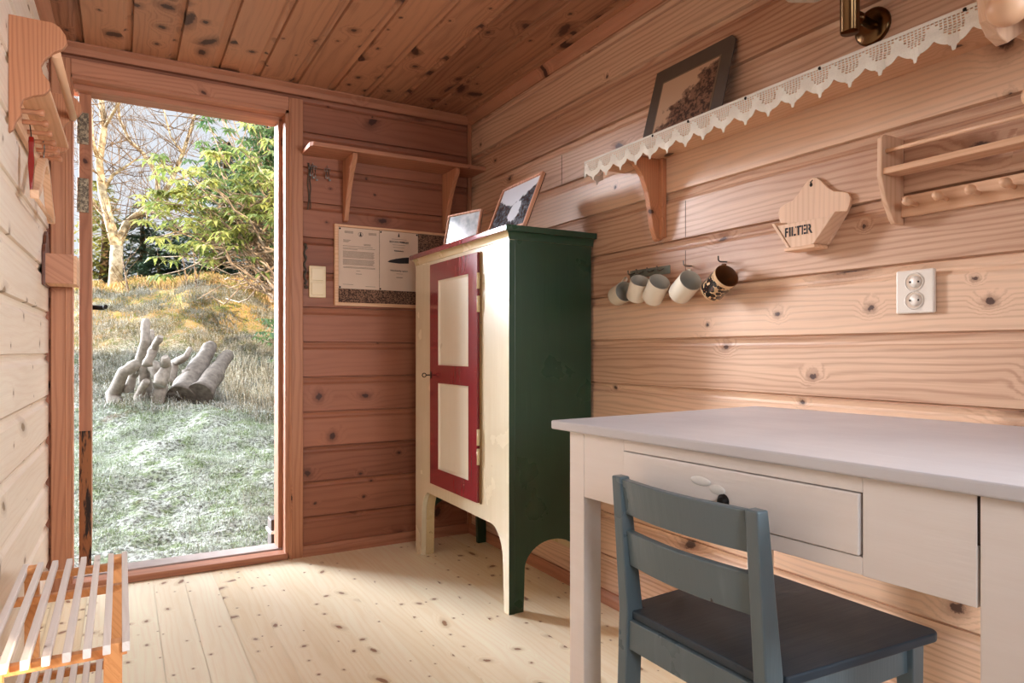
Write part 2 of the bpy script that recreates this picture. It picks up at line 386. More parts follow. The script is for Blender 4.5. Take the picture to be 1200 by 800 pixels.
clad(mb, fr, 0, H, -0.32, WX0, PH, 0.162); clad(mb, fr, 0, H, WX1, XR, PH, 0.162)
clad(mb, fr, 0, WZ0, WX0, WX1, PH, 0.162); clad(mb, fr, WZ1, H, WX0, WX1, PH, 0.162)
for a, b in (((-0.42, -0.05), (WX0, H+.05)), ((WX1, -0.05), (XR+0.1, H+.05)), ((WX0, -0.05), (WX1, WZ0)), ((WX0, WZ1), (WX1, H+.05))):
    mb.box((a[0], YR-0.10, a[1]), (b[0], YR-0.012, b[1]))
mb.build('wall_rear', W_BACK, kind='structure')
win = empty('window_1', ((WX0+WX1)/2, YR-0.05, WZ0), kind='structure')
mb = MB()
for a, b in (((WX0-.05, WZ0-.05), (WX0, WZ1+.05)), ((WX1, WZ0-.05), (WX1+.05, WZ1+.05)), ((WX0, WZ0-.05), (WX1, WZ0)), ((WX0, WZ1), (WX1, WZ1+.05))):
    mb.box((a[0], YR+0.001, a[1]), (b[0], YR+0.02, b[1]))
mb.build('window_frame', TRIM_X, win, bevel=0.002)
for nm, cx, cy, ax_ in (('added_window_2', XR, -0.55, 1), ('added_window_3', 0.30, YR, 0)):  # unseen frames on solid wall, added around the fill lamps
    wdw = empty(nm, (cx, cy, 1.0), kind='structure'); mb = MB()
    for (u0, v0, u1, v1) in ((-.42, .98, -.36, 1.82), (.36, .98, .42, 1.82), (-.36, .98, .36, 1.04), (-.36, 1.76, .36, 1.82)):
        if ax_ == 1: mb.box((XR-0.02, cy+u0, v0), (XR-0.001, cy+u1, v1))
        else: mb.box((cx+u0, YR+0.001, v0), (cx+u1, YR+0.02, v1))
    mb.build('window_frame', TRIM_Z, wdw, bevel=0.002)

mb = MB()
x = -0.452
while x < XR+0.1:
    mb.face([(x+0.0007, YR, 0), (x+0.1123, YR, 0), (x+0.1123, YB+0.02, 0), (x+0.0007, YB+0.02, 0)]); x += 0.113
mb.box((-0.45, YR-0.1, -0.10), (XR+0.1, YB+0.11, -0.004))
mb.build('floor', W_FLOOR, kind='structure')
mb = MB()
for (a, d0), (b, d1) in boards_profile(-0.45, XR+0.1, 0.037, 0.165):
    mb.face([(a, YR, H+d0), (b, YR, H+d1), (b, YB+0.02, H+d1), (a, YB+0.02, H+d0)])
mb.box((-0.45, YR-0.1, H+0.012), (XR+0.1, YB+0.11, H+0.06))
mb.build('ceiling', W_CEIL, kind='structure')

# ceiling cove trims
def cove(a, b, n1, s=0.038):     # n1: horizontal direction away from the wall
    n1 = Vector(n1); dz = Vector((0,0,-1)); a = Vector(a); b = Vector(b)
    prof = [n1*0+dz*0, n1*s, n1*s+dz*0.006, n1*(s*0.55)+dz*(s*0.45), n1*0.008+dz*s, dz*s]
    return MB().prism([a+p for p in prof], b-a)
cove((OX0-0.2, YB, H), (XR, YB, H), (0,-1,0)).build('trim_1', TRIM_X, kind='structure')
cove((XR, YR, H), (XR, YB, H), (-1,0,0)).build('trim_2', TRIM_Y, kind='structure')
cove((xl(YR), YR, H), (xl(YB), YB, H), (1,0,0)).build('trim_3', TRIM_Y, kind='structure')
MB().box((XR-0.020, YB-0.020, 0.03), (XR, YB, H-0.03)).build('trim_4', TRIM_Z, kind='structure', bevel=0.004)
def skirt(a, b, n1):
    n1 = Vector(n1); up_ = Vector((0,0,1)); a = Vector(a); b = Vector(b)
    prof = [n1*0, n1*0.016, n1*0.016+up_*0.030, n1*0.011+up_*0.046, n1*0.011+up_*0.05, up_*0.05]
    return MB().prism([a+p for p in prof], b-a)
skirt((0.727, YB, 0), (XR, YB, 0), (0,-1,0)).build('baseboard_back', TRIM_X, kind='structure')
skirt((XR, YR, 0), (XR, YB, 0), (-1,0,0)).build('baseboard_right', TRIM_Y, kind='structure')

# doorway: casing, jambs, threshold, the open leaf
door = empty('door_1', (0.25, YB, 0), kind='structure')
def casing(x0, x1, z0, z1): return MB().box((x0, YB-0.018, z0), (x1, YB, z1))
casing(0.664, 0.727, 0, 2.105).build('casing', TRIM_Z, door, bevel=0.004)
casing(xl(YB)+0.008, -0.172, 0, 2.105).build('casing', TRIM_Z, door, bevel=0.004)
casing(-0.172, 0.664, 2.045, 2.105).build('casing', TRIM_X, door, bevel=0.004)
for xa in (-0.190, 0.672): MB().box((xa, YB-0.0225, 0.0), (xa+0.006, YB-0.017, 2.10)).build('casing_bead', TRIM_Z, door, bevel=0.0015)
mb = MB().box((0.648, YB-0.012, 0.02), (0.672, YB+0.15, 2.06)); mb.box((0.630, YB+0.055, 0.04), (0.650, YB+0.15, 2.02))
mb.build('jamb', TRIM_Z, door, bevel=0.002)
mb = MB().box((-0.186, YB-0.012, 0.02), (-0.166, YB+0.085, 2.06))
mb.build('jamb', TRIM_Z, door, bevel=0.002)
mb = MB().box((-0.185, YB-0.012, 2.030), (0.67, YB+0.15, 2.058)); mb.box((-0.17, YB+0.055, 2.010), (0.66, YB+0.15, 2.032))
mb.build('head_jamb', TRIM_X, door, bevel=0.002)
MB().box((-0.184, YB-0.02, 0.001), (0.66, YB+0.06, 0.030)).build('threshold', TRIM_X, door, bevel=0.004)
MB().box((-0.184, YB+0.061, 0.000), (0.66, YB+0.165, 0.036)).build('sill_strip', plain('weathered_sill', (190,176,170), 0.6, var=30), door, bevel=0.004)
leaf_d = Vector((-0.025, 1, 0)).normalized(); leaf_n = Vector((leaf_d.y, -leaf_d.x, 0))
L0 = Vector((-0.150, YB+0.10, 0.06))
mb = MB()
def lp(u, v, z): p = L0 + leaf_d*u + leaf_n*v; return (p.x, p.y, z)
def lbox(mb, u0, u1, v0, v1, z0, z1): return mb.hexa([lp(u0,v0,z0),lp(u1,v0,z0),lp(u1,v1,z0),lp(u0,v1,z0),lp(u0,v0,z1),lp(u1,v0,z1),lp(u1,v1,z1),lp(u0,v1,z1)])
lbox(mb, 0, 0.80, 0, 0.043, 0.06, 2.01)
dl = mb.build('door_leaf', TRIM_Z, door, bevel=0.002)
for z0, z1 in ((1.80, 1.93), (1.52, 1.66)):
    mb = MB(); lbox(mb, -0.006, 0.001, -0.004, 0.034, z0, z1); mb.tube([lp(-0.008, -0.002, z0), lp(-0.008, -0.002, z1)], 0.006)
    mb.build('hinge', HINGE, dl, bevel=0.001)
mb = MB(); mb.tube([lp(0.74, 0.041, 1.17), lp(0.74, 0.095, 1.17)], 0.012); mb.tube([lp(0.74, 0.09, 1.17), lp(0.70, 0.10, 1.17), lp(0.62, 0.10, 1.17)], 0.009)
mb.build('handle', IRON, dl)
mb = MB(); lbox(mb, -0.002, 0.012, 0.0005, 0.0436, 0.06, 0.62)
mb.build('rot_stain', (lambda q: q.fin(q.mix(q.smooth(q.noise(q.n('ShaderNodeMapping', 0, {'Vector': q.tc.outputs['Object'], 'Scale': [30,30,5]}), 1, 4, 0.7), 0.46, 0.56), lin((150,96,58)), lin((38,26,20))), 0.8))(NT('rotted_edge')), dl)

# ------------------------------------------------------------------ cupboard
XF, CY0, CY1 = 1.21, 2.135, 3.03
cup = empty('cupboard', (1.40, 2.58, 0), label='tall old cupboard with cream front, maroon door frame and green side panel', cat='cupboard')
def arc(p0, p1, bulge, n=10):      # quarter-ish elliptic arc points in (a, z)
    pts = []
    for i in range(n+1):
        t = i/n*PI/2
        if bulge == 'a': pts.append((p0[0]+(p1[0]-p0[0])*(1-math.cos(t)), p0[1]+(p1[1]-p0[1])*math.sin(t)))
        else: pts.append((p0[0]+(p1[0]-p0[0])*math.sin(t), p0[1]+(p1[1]-p0[1])*(1-math.cos(t))))
    return pts
ft = [(CY0, 1.352), (CY0, 0.0), (2.172, 0.0), (2.180, 0.17)] + arc((2.182, 0.18), (2.275, 0.300), 'a') + [(2.872, 0.306)] + arc((2.872, 0.306), (2.955, 0.19), 'b') + [(2.962, 0.0), (CY1, 0.0), (CY1, 1.352)]
# front: frame of the front board around the door opening is one board, the door sits on it
MB().prism([(XF, y, z) for y, z in ft], (0.024, 0, 0)).build('front_board', CREAM, cup, bevel=0.002)
sx = [(XF+0.024, 1.352), (XF+0.024, 0)] + [(1.272, 0.0)] + [(1.276, 0.15)] + arc((1.276, 0.15), (1.40, 0.248), 'a') + arc((1.40, 0.248), (1.525, 0.15), 'b')[1:] + [(1.530, 0.0), (1.575, 0.0), (1.575, 1.352)]
MB().prism([(x, CY0, z) for x, z in sx], (0, 0.022, 0)).build('side_panel', GREEN, cup, bevel=0.0015, label='dark green right side panel')
MB().prism([(x, CY1-0.022, z) for x, z in sx], (0, 0.022, 0)).build('side_panel', GREEN, cup, bevel=0.0015)
MB().box((XF+0.0005, CY0-0.0012, 0.0), (XF+0.0235, CY0+0.001, 1.35)).build('corner_edge', GREEN, cup)
lf_ = [(CY1-0.0225, 0.0), (CY1-0.0225, 0.31)] + [(2.872, 0.31)] + arc((2.872, 0.306), (2.955, 0.19), 'b') + [(2.962, 0.0)]
MB().prism([(XF+0.0245, y, z) for y, z in lf_], (0.040, 0, 0)).build('leg_lining', CREAM_DK, cup, bevel=0.001)
MB().box((1.563, CY0+0.022, 0.16), (1.575, CY1-0.022, 1.35)).build('back_board', CREAM_DK, cup)
MB().box((XF+0.024, CY0+0.022, 0.31), (1.563, CY1-0.022, 0.33)).build('bottom_board', CREAM_DK, cup)
# cornice
def cornice(mb, z0, z1, o0, o1, n=6):
    prev = None
    for i in range(n+1):
        t = i/n; o = o0+(o1-o0)*(1-math.cos(t*PI/2)); z = z0+(z1-z0)*math.sin(t*PI/2)
        ring = [(XF-o, CY0-o, z), (1.582, CY0-o, z), (1.582, CY1+o, z), (XF-o, CY1+o, z)]
        if prev:
            for j in range(4): mb.face([prev[j], prev[(j+1)%4], ring[(j+1)%4], ring[j]])
        else: mb.face(ring[::-1])
        prev = ring
    mb.face(prev)
mb = MB(); cornice(mb, 1.352, 1.379, 0.002, 0.018)
cn = mb.build('cornice', [CREAM_DK, GREEN], cup)
for p in cn.data.polygons:
    c0 = p.center
    if c0.y < (CY0-2.58)+0.002 and c0.x > XF-1.40+0.03: p.material_index = 1
MB().box((XF-0.024, CY0-0.022, 1.379), (1.584, CY1+0.022, 1.400)).build('top_board', MAROON, cup, bevel=0.003, label='maroon top board')
MB().box((XF-0.0245, CY0-0.0235, 1.3788), (1.5845, CY0-0.0215, 1.4003)).build('top_edge', GREEN, cup, bevel=0.0005, label='green painted end of the top board')
# door
cd = empty('door', (XF, 2.355, 0.36), parent=cup); cd.location = (XF-1.40, 2.355-2.58, 0.36)
DY0, DY1, DZ0, DZ1 = 2.357, 2.820, 0.362, 1.332
fr_pts = [((DY0, DZ0), (2.434, DZ1)), ((2.734, DZ0), (DY1, DZ1)), ((2.434, DZ0), (2.734, 0.437)), ((2.434, 0.810), (2.734, 0.888)), ((2.434, 1.255), (2.734, DZ1))]
mb = MB()
for a, b in fr_pts: mb.box((XF-0.016, a[0], a[1]), (XF-0.0005, b[0], b[1]))
mb.build('door_frame', MAROON, cd, label='maroon door frame')
for z0, z1 in ((0.437, 0.810), (0.888, 1.255)):
    mb = MB(); A = [(2.434, z0), (2.734, z0), (2.734, z1), (2.434, z1)]; Bq = [(2.442, z0+.008), (2.726, z0+.008), (2.726, z1-.008), (2.442, z1-.008)]
    for i in range(4):
        j = (i+1) % 4; mb.face([(XF-0.014, *A[i]), (XF-0.014, *A[j]), (XF-0.007, *Bq[j]), (XF-0.007, *Bq[i])])
    mb.face([(XF-0.007, *p) for p in Bq]); mb.box((XF-0.005, 2.434, z0), (XF-0.001, 2.734, z1))
    mb.build('door_panel', PANEL, cd)
MB().box((XF-0.006, DY0-0.010, DZ0-0.004), (XF-0.0002, DY0, DZ1+0.002)).build('hinge_gap', paint('worn_edge', (172,136,86), (120,80,50), chips=0.6, chipcol=(60,40,30)), cd)
for z in (1.10, 1.19, 0.51, 0.585):
    MB().tube([(XF-0.013, DY0-0.006, z), (XF-0.013, DY0-0.006, z+0.062)], 0.0065, 10).build('hinge', CREAM_DK, cd)
mb = MB(); mb.tube([(XF-0.016, 2.807, 0.843), (XF-0.040, 2.807, 0.843)], 0.0028)
mb.tube([(XF-0.040-0.009+0.009*math.cos(t), 2.807, 0.843+0.009*math.sin(t)) for t in [i/12*2*PI for i in range(13)]], 0.0022, 6)
mb.build('key', IRON, cd)
mb = MB(); mb.box((XF-0.0175, 2.800, 0.828), (XF-0.0158, 2.814, 0.858)); mb.build('keyhole_plate', IRON, cd)

# ------------------------------------------------------------------ pictures
def picture_mat(name, kind):
    q = NT(name); P = q.tc.outputs['Object']
    sp = q.t.nodes.new('ShaderNodeSeparateXYZ'); q.t.links.new(P, sp.inputs[0])
    y, z = sp.outputs[0], sp.outputs[2]
    nz = q.noise(P, 22, 5, 0.6); nz2 = q.noise(P, 70, 4, 0.7)
    if kind == 'valley':      # dark hills, pale sky and a pale lake
        hill = q.math('ADD', q.math('ADD', q.math('MULTIPLY', q.math('ABSOLUTE', q.math('SUBTRACT', y, 0.03)), 0.38), 0.115), q.math('MULTIPLY', q.math('SUBTRACT', nz, .5), .05))
        land = q.smooth(q.math('SUBTRACT', hill, z), -0.004, 0.004)
        dx = q.math('MULTIPLY', q.math('SUBTRACT', y, -0.02), 1.0); dz = q.math('SUBTRACT', z, 0.085)
        dd = q.math('SQRT', q.math('ADD', q.math('MULTIPLY', dx, dx), q.math('MULTIPLY', q.math('MULTIPLY', dz, dz), 1.2)))
        lake = q.smooth(q.math('ADD', dd, q.math('MULTIPLY', q.math('SUBTRACT', nz, .5), .08)), 0.048, 0.040)
        land_c = q.mix(q.smooth(nz2, 0.35, 0.7), lin((34,38,44)), lin((120,124,130)))
        land_c = q.mix(lake, land_c, lin((214,218,224)))
        return q.fin(q.mix(land, lin((216,218,224)), land_c), 0.12)
    if kind == 'misty':
        return q.fin(q.mix(q.smooth(nz, 0.3, 0.7), lin((216,220,222)), lin((164,176,184))), 0.12)
    # group of people under trees, sepia
    hz = q.math('ADD', q.math('ADD', 0.07, q.math('MULTIPLY', q.math('SUBTRACT', 0.10, y), 0.75)), q.math('MULTIPLY', q.math('SUBTRACT', nz, .5), .22))
    m = q.smooth(q.math('SUBTRACT', hz, z), -0.012, 0.012)
    fg = q.mix(q.smooth(nz2, 0.40, 0.58), lin((58,40,34)), lin((140,106,86)))
    base = q.mix(q.smooth(z, 0.03, 0.015), fg, lin((164,132,108)))
    return q.fin(q.mix(m, lin((204,170,140)), base), 0.35)
def picture(name, bl, br, height, lean, frame_w, depth, mats, label, mount=None, stand=True, group=None):
    """bl, br: bottom corners; front faces left of bl->br seen from the room; leans back"""
    bl, br = Vector(bl), Vector(br); u = (br-bl); wdt = u.length; u.normalize()
    back = Vector((0,0,1)).cross(u); 
    if back.x < 0: back = -back
    root = empty(name, (bl+br)/2, 0, label=label, cat='picture', group=group)
    vdir = (Vector((0,0,1))*math.cos(lean) + back*math.sin(lean)); nd = u.cross(vdir)
    if nd.x > 0: nd = -nd          # faces the room (-x)
    X_ = nd.cross(vdir); M = Matrix(((X_.x, nd.x, vdir.x), (X_.y, nd.y, vdir.y), (X_.z, nd.z, vdir.z))).to_euler()
    root.rotation_euler = M
    def lb(mb, a, b, y0, y1, c, d): return mb.box((a, y0, c), (b, y1, d))
    mb = MB(); hw = wdt/2; f = frame_w
    for a, b, c, d in ((-hw, -hw+f, 0, height), (hw-f, hw, 0, height), (-hw+f, hw-f, 0, f), (-hw+f, hw-f, height-f, height)): lb(mb, a, b, 0, depth, c, d)
    mb.build('frame', mats[0], root, world=False, bevel=0.0012)
    lb(MB(), -hw+f*.5, hw-f*.5, 0.001, depth*0.55, f*.5, height-f*.5).build('print', mats[1], root, world=False)
    lb(MB(), -hw+.001, hw-.001, -0.003, 0.0005, .001, height-.001).build('backing', DARK, root, world=False)
    if stand:
        foot = height*0.55*math.sin(lean)
        L = height*0.6; p0 = Vector((0, -0.003, L)); ang = lean
        # strut goes from the backing down to the level of the bottom edge
        down = Vector((0, -math.sin(lean), -math.cos(lean)))     # world down in local axes
        outw = Vector((0, -math.cos(lean), math.sin(lean)))      # horizontal, away from the room
        hgt = L*math.cos(lean); p1 = p0 + down*(hgt-0.002) + outw*0.03
        MB().bar(p0, p1, 0.03, 0.003, up=(0,1,0)).build('stand', DARK, root, world=False)
    return root
FRAMEW = pine('thin_pine_frame', 2, 0, boards=False, light=(214,160,128), dark=(170,110,80), kdens=0.0)
picture('picture_frame', (1.290, 2.452, 1.402), (1.278, 2.128, 1.402), 0.222, math.radians(22), 0.010, 0.014,
        [FRAMEW, picture_mat('valley_photograph', 'valley')], 'larger landscape photograph of dark hills and lake, leaning on the cupboard top')
picture('picture_frame', (1.222, 2.720, 1.402), (1.282, 2.520, 1.402), 0.140, math.radians(12), 0.008, 0.012,
        [FRAMEW, picture_mat('misty_photograph', 'misty')], 'smaller pale misty picture in thin wooden frame on the cupboard top')
# mounted group photograph on the lace shelf, leaning on the wall
def mounted():
    bl, br = Vector((1.508, 1.768, 1.6165)), Vector((1.508, 1.420, 1.6165))
    lean = math.radians(15.5); u = (br-bl).normalized(); back = Vector((1, 0, 0))
    vdir = Vector((0,0,1))*math.cos(lean)+back*math.sin(lean); nd = -back*math.cos(lean)+Vector((0,0,1))*math.sin(lean)
    root = empty('mounted_photograph', (bl+br)/2, label='old sepia group photograph in dark grey mount, leaning on the lace-trimmed shelf', cat='photograph')
    X_ = nd.cross(vdir); root.rotation_euler = Matrix(((X_.x, nd.x, vdir.x), (X_.y, nd.y, vdir.y), (X_.z, nd.z, vdir.z))).to_euler()
    hw, ht, ch = 0.174, 0.285, 0.02
    MB().prism([(hw, 0, 0), (-hw, 0, 0), (-hw, 0, ht-ch), (-hw+ch, 0, ht), (hw, 0, ht)], (0, 0.004, 0)).build('mount', plain('dark_grey_card', (96,84,74), 0.6, var=14), root, world=False, bevel=0.001)
    MB().box((-0.128, 0.0041, 0.030), (0.128, 0.0050, 0.232)).build('border', plain('thin_border', (128,108,88), 0.5), root, world=False)
    MB().box((-0.122, 0.0051, 0.036), (0.122, 0.0058, 0.226)).build('photograph', picture_mat('sepia_group_photograph', 'group'), root, world=False)
mounted()

# ------------------------------------------------------------------ lace-trimmed shelf on the right wall
SY0, SY1, SX, SZ = 0.30, 1.957, 1.42, 1.615
sh = empty('wall_shelf', (1.50, 1.1, SZ), label='long pine wall shelf edged with white crocheted lace on right wall', cat='shelf')
mb = MB().box((SX, SY0, SZ-0.020), (XR-0.0005, SY1, SZ)); mb.build('shelf_board', WOOD_Y, sh, bevel=0.003)
def bracket(y, nm='bracket'):
    mb = MB()
    mb.box((XR-0.020, y-0.026, 1.330), (XR-0.0005, y+0.026, SZ-0.020))
    prof = []
    o = [(1.452, SZ-0.021), (1.440, 1.580), (1.470, 1.565), (1.500, 1.530), (1.522, 1.48), (1.535, 1.42), (1.545, 1.36), (1.560, 1.325), (1.572, 1.318), (1.5895, 1.330)]
    prof = [(XR-0.0005, SZ-0.021)] + o
    mb.prism([(x, y-0.0105, z) for x, z in prof], (0, 0.021, 0))
    return mb.build(nm, WOOD_ZX, sh, bevel=0.002)
bracket(1.757); bracket(0.42)
for y in (1.604, 1.453, 1.245, 1.027, 0.7105):
    MB().ball((SX-0.003, y, SZ-0.005), 0.0042, 10).build('tack', IRON, sh)
def lace_mesh():
    mb = MB(); cw, per = 0.0735/9, 0.0735; t0 = 1.5407; rows = 7; rh = 0.0052
    def strip(p0, dirv, outn, length, phase0):
        n = int(length/cw)
        def depth(t):
            ph = ((phase0+t)/per) % 1.0; ap = abs(ph-1 if ph > .5 else ph)
            if ap < 0.045: return 0.075
            if ap < 0.13: return 0.064
            return 0.045+0.015*math.cos((ap-0.13)/0.37*PI/2)
        for i in range(n):
            a = i*cw; ph = ((phase0+a+cw/2)/per) % 1.0; ap = abs(ph-1 if ph > .5 else ph)
            A = p0+dirv*a; B = p0+dirv*(a+cw)
            def P(t, z):
                s_ = phase0+t; wav = 0.0022*math.sin(s_*60)+0.0012*math.sin(s_*137)
                return p0+dirv*t + Vector((0,0,-z)) + outn*(wav*min(1, z/0.03) + 0.0012*math.sin(z*200))
            def q(z0, z1, f0=0.0, f1=1.0):
                t0_, t1_ = a+cw*f0, a+cw*f1; mb.face([P(t0_, z0), P(t1_, z0), P(t1_, z1), P(t0_, z1)])
            q(0, 0.0055)
            for r in range(rows):
                z0 = 0.0055+r*rh; z1 = z0+rh
                if ap <= (0.5, 0.46, 0.35, 0.35, 0.24, 0.24, 0.13)[r]:
                    q(z0, z0+rh*0.40); q(z0+rh*0.40, z1, 0.0, 0.16); q(z0+rh*0.40, z1, 0.84, 1.0)
                else: q(z0, z1)
            zt = 0.0055+rows*rh
            for k in range(3):
                t0_, t1_ = a+cw*k/3, a+cw*(k+1)/3
                mb.face([P(t0_, zt), P(t1_, zt), P(t1_, max(zt+.001, depth(t1_-1e-5))), P(t0_, max(zt+.001, depth(t0_+1e-5)))])
    strip(Vector((SX-0.0025, SY1+0.003, SZ+0.001)), Vector((0,-1,0)), Vector((-1,0,0)), SY1-SY0, -(SY1+0.003-t0))
    strip(Vector((SX-0.0025, SY1+0.004, SZ+0.001)), Vector((1,0,0)), Vector((0,1,0)), 0.085, 0.02)
    bmesh.ops.remove_doubles(mb.bm, verts=mb.bm.verts, dist=0.00015)
    return mb
lc = lace_mesh().build('lace_edging', LACE, sh, label='white crocheted lace edging')
sm = lc.modifiers.new('thick', 'SOLIDIFY'); sm.thickness = 0.0014; sm.offset = 0

# ------------------------------------------------------------------ bronze wall lamp
lamp = empty('wall_lamp', (XR, 1.0, 1.742), label='bronze wall spotlight on round plate above the lace shelf', cat='lamp')
MB().lathe([(0, 0), (0.045, 0), (0.045, 0.006), (0.040, 0.010), (0.012, 0.012), (0, 0.012)], (XR-0.0005, 1.005, 1.738), (-1,0,0)).build('wall_plate', BRASS, lamp)
MB().lathe([(0.011, 0), (0.011, 0.045), (0.014, 0.046), (0.014, 0.060), (0.009, 0.062), (0.009, 0.10), (0, 0.10)], (XR-0.012, 1.005, 1.742), (-1,-0.1,0.0)).build('arm', BRASS, lamp)
MB().lathe([(0, -0.05), (0.0195, -0.05), (0.021, -0.046), (0.021, 0.052), (0.023, 0.055), (0.023, 0.062), (0, 0.062)], (1.478, 0.992, 1.742), (0,0,1)).build('socket_tube', BRASS, lamp)
MB().lathe([(0.022, 0), (0.034, 0.006), (0.036, 0.02), (0.032, 0.026), (0, 0.028)], (1.478, 1.01, 1.812), (-0.2,0.6,0.5)).build('collar', STEEL, lamp)
MB().lathe([(0.03, 0.02), (0.055, 0.05), (0.075, 0.11), (0.073, 0.11), (0.05, 0.05), (0.02, 0.02)], (1.478, 1.01, 1.812), (-0.2,0.6,0.5)).build('lamp_shade', SHADE_G, lamp)

# ------------------------------------------------------------------ shelf above the notice board
bs = empty('wall_shelf', (1.16, 3.14, 1.855), label='narrow reddish pine shelf on two brackets beside the doorway', cat='shelf')
MB().prism([(0.722, 3.060, 1.853), (0.735, 3.038, 1.853), (1.588, 3.038, 1.853), (1.588, YB-0.001, 1.853), (0.735, YB-0.001, 1.853), (0.722, YB-0.02, 1.853)], (0,0,0.019)).build('shelf_board', TRIM_X, bs, bevel=0.002)
for x in (0.925, 1.440):
    o = [(YB-0.001, 1.852), (3.050, 1.852), (3.048, 1.835), (3.060, 1.815), (3.095, 1.775), (3.130, 1.72), (3.158, 1.66), (3.180, 1.60), (3.192, 1.565), (YB-0.001, 1.560)]
    MB().prism([(x-0.011, y, z) for y, z in o], (0.022, 0, 0)).build('bracket', TRIM_Z, bs, bevel=0.003)

def keys(x, z, n, label):
    root = empty('key_bunch', (x, YB-0.01, z), label=label, cat='keys')
    MB().tube([(x, YB-0.001, z), (x, YB-0.016, z-0.002), (x, YB-0.018, z+0.006)], 0.0018, 6).build('hook', STEEL, root)
    for i in range(n):
        dx = (i-(n-1)/2)*0.010; mb = MB(); zz = z-0.010
        mb.tube([(x+dx+0.008*math.cos(t), YB-0.014-i*0.003, zz-0.006+0.008*math.sin(t)) for t in [k/10*2*PI for k in range(11)]], 0.0016, 6)
        ln = 0.035+0.01*((i*7) % 3); mb.tube([(x+dx, YB-0.014-i*0.003, zz-0.013), (x+dx*1.4, YB-0.014-i*0.003, zz-0.013-ln)], 0.0022, 6)
        mb.box((x+dx*1.4-0.001, YB-0.0145-i*0.003, zz-0.011-ln), (x+dx*1.4+0.010, YB-0.0125-i*0.003, zz-0.004-ln))
        mb.build('key', STEEL, root)
keys(0.770, 1.815, 3, 'bunch of keys on a hook, the left one under the shelf')
keys(0.838, 1.812, 2, 'small pair of keys on a hook, right of the longer bunch')
mb = MB(); mb.tube([(0.753+0.003*math.sin(i*.9), YB-0.006, 1.82-i*0.018) for i in range(13)], 0.0032, 6)
mb.tube([(0.762+0.002*math.sin(i*1.3), YB-0.006, 1.80-i*0.016) for i in range(13)], 0.0022, 6)
mb.build('hanging_cord', plain('grey_cord', (104,90,76), 0.8, var=30, scale=120), label='thin grey cord hanging straight down under the keys', cat='cord')
mb = MB(); mb.tube([(0.738+0.006*math.sin(i*1.7), YB-0.007, 1.44-i*0.014) for i in range(14)], [0.005+0.002*math.sin(i*2.1) for i in range(14)], 6)
mb.ball((0.742, YB-0.008, 1.245), 0.009, 8); mb.ball((0.738, YB-0.008, 1.44), 0.008, 8)
mb.build('beaded_cord', plain('dull_beads', (92,78,64), 0.6, var=40, scale=160), label='knotted dull cord hanging beside the light switch', cat='cord')

# light switch
sw = empty('light_switch', (0.792, YB, 1.27), label='cream double light switch beside the door casing', cat='switch')
MB().box((0.755, YB-0.014, 1.198), (0.832, YB-0.0005, 1.345)).build('plate', CREAM_PL, sw, bevel=0.003)
for z0 in (1.210, 1.277): MB().hexa([(0.764, YB-0.018, z0), (0.823, YB-0.018, z0), (0.823, YB-0.013, z0), (0.764, YB-0.013, z0), (0.764, YB-0.021, z0+0.056), (0.823, YB-0.021, z0+0.056), (0.823, YB-0.013, z0+0.056), (0.764, YB-0.013, z0+0.056)]).build('rocker', CREAM_PL, sw, bevel=0.002)

# notice board with two sheets
nb = empty('notice_board', (1.17, YB, 1.355), label='framed speckled cork notice board holding two typed sheets', cat='notice board')
mb = MB()
bx0, bx1, bz0, bz1 = 0.872, 1.470, 1.164, 1.549
for a, b in (((bx0, bz0), (bx0+.018, bz1)), ((bx1-.018, bz0), (bx1, bz1)), ((bx0+.018, bz0), (bx1-.018, bz0+.016)), ((bx0+.018, bz1-.012), (bx1-.018, bz1))): mb.box((a[0], YB-0.020, a[1]), (b[0], YB-0.0005, b[1]))
mb.build('frame', WOOD_X, nb, bevel=0.002)
MB().box((bx0+.010, YB-0.010, bz0+.008), (bx1-.010, YB-0.0008, bz1-.006)).build('cork', CORK, nb)
def text(body, size, matl, parent, M, name='lettering', extrude=0.0003, font_sx=1.0, offset=0.0, align='CENTER', loc=None):
    cu = bpy.data.curves.new(name, 'FONT'); cu.body = body; cu.size = size; cu.extrude = extrude; cu.align_x = align; cu.align_y = 'CENTER'; cu.offset = offset
    tmp = bpy.data.objects.new('tmp', cu); C.objects.link(tmp); bpy.context.view_layer.update()
    me = bpy.data.meshes.new_from_object(tmp.evaluated_get(bpy.context.evaluated_depsgraph_get()))
    bpy.data.objects.remove(tmp); me.transform(M @ Matrix.Diagonal((font_sx, 1, 1, 1)))
    P = Matrix.Identity(4); q = parent
    while q is not None: P = Matrix.LocRotScale(q.location, q.rotation_euler, None) @ P; q = q.parent
    me.transform(P.inverted()); me.materials.clear(); me.materials.append(matl); me.name = name
    o = bpy.data.objects.new(name, me); C.objects.link(o); o.parent = parent; return o
def onback(x, z, d=0.0138): return Matrix.Translation((x, YB-d, z)) @ Matrix.Rotation(PI/2, 4, 'X')
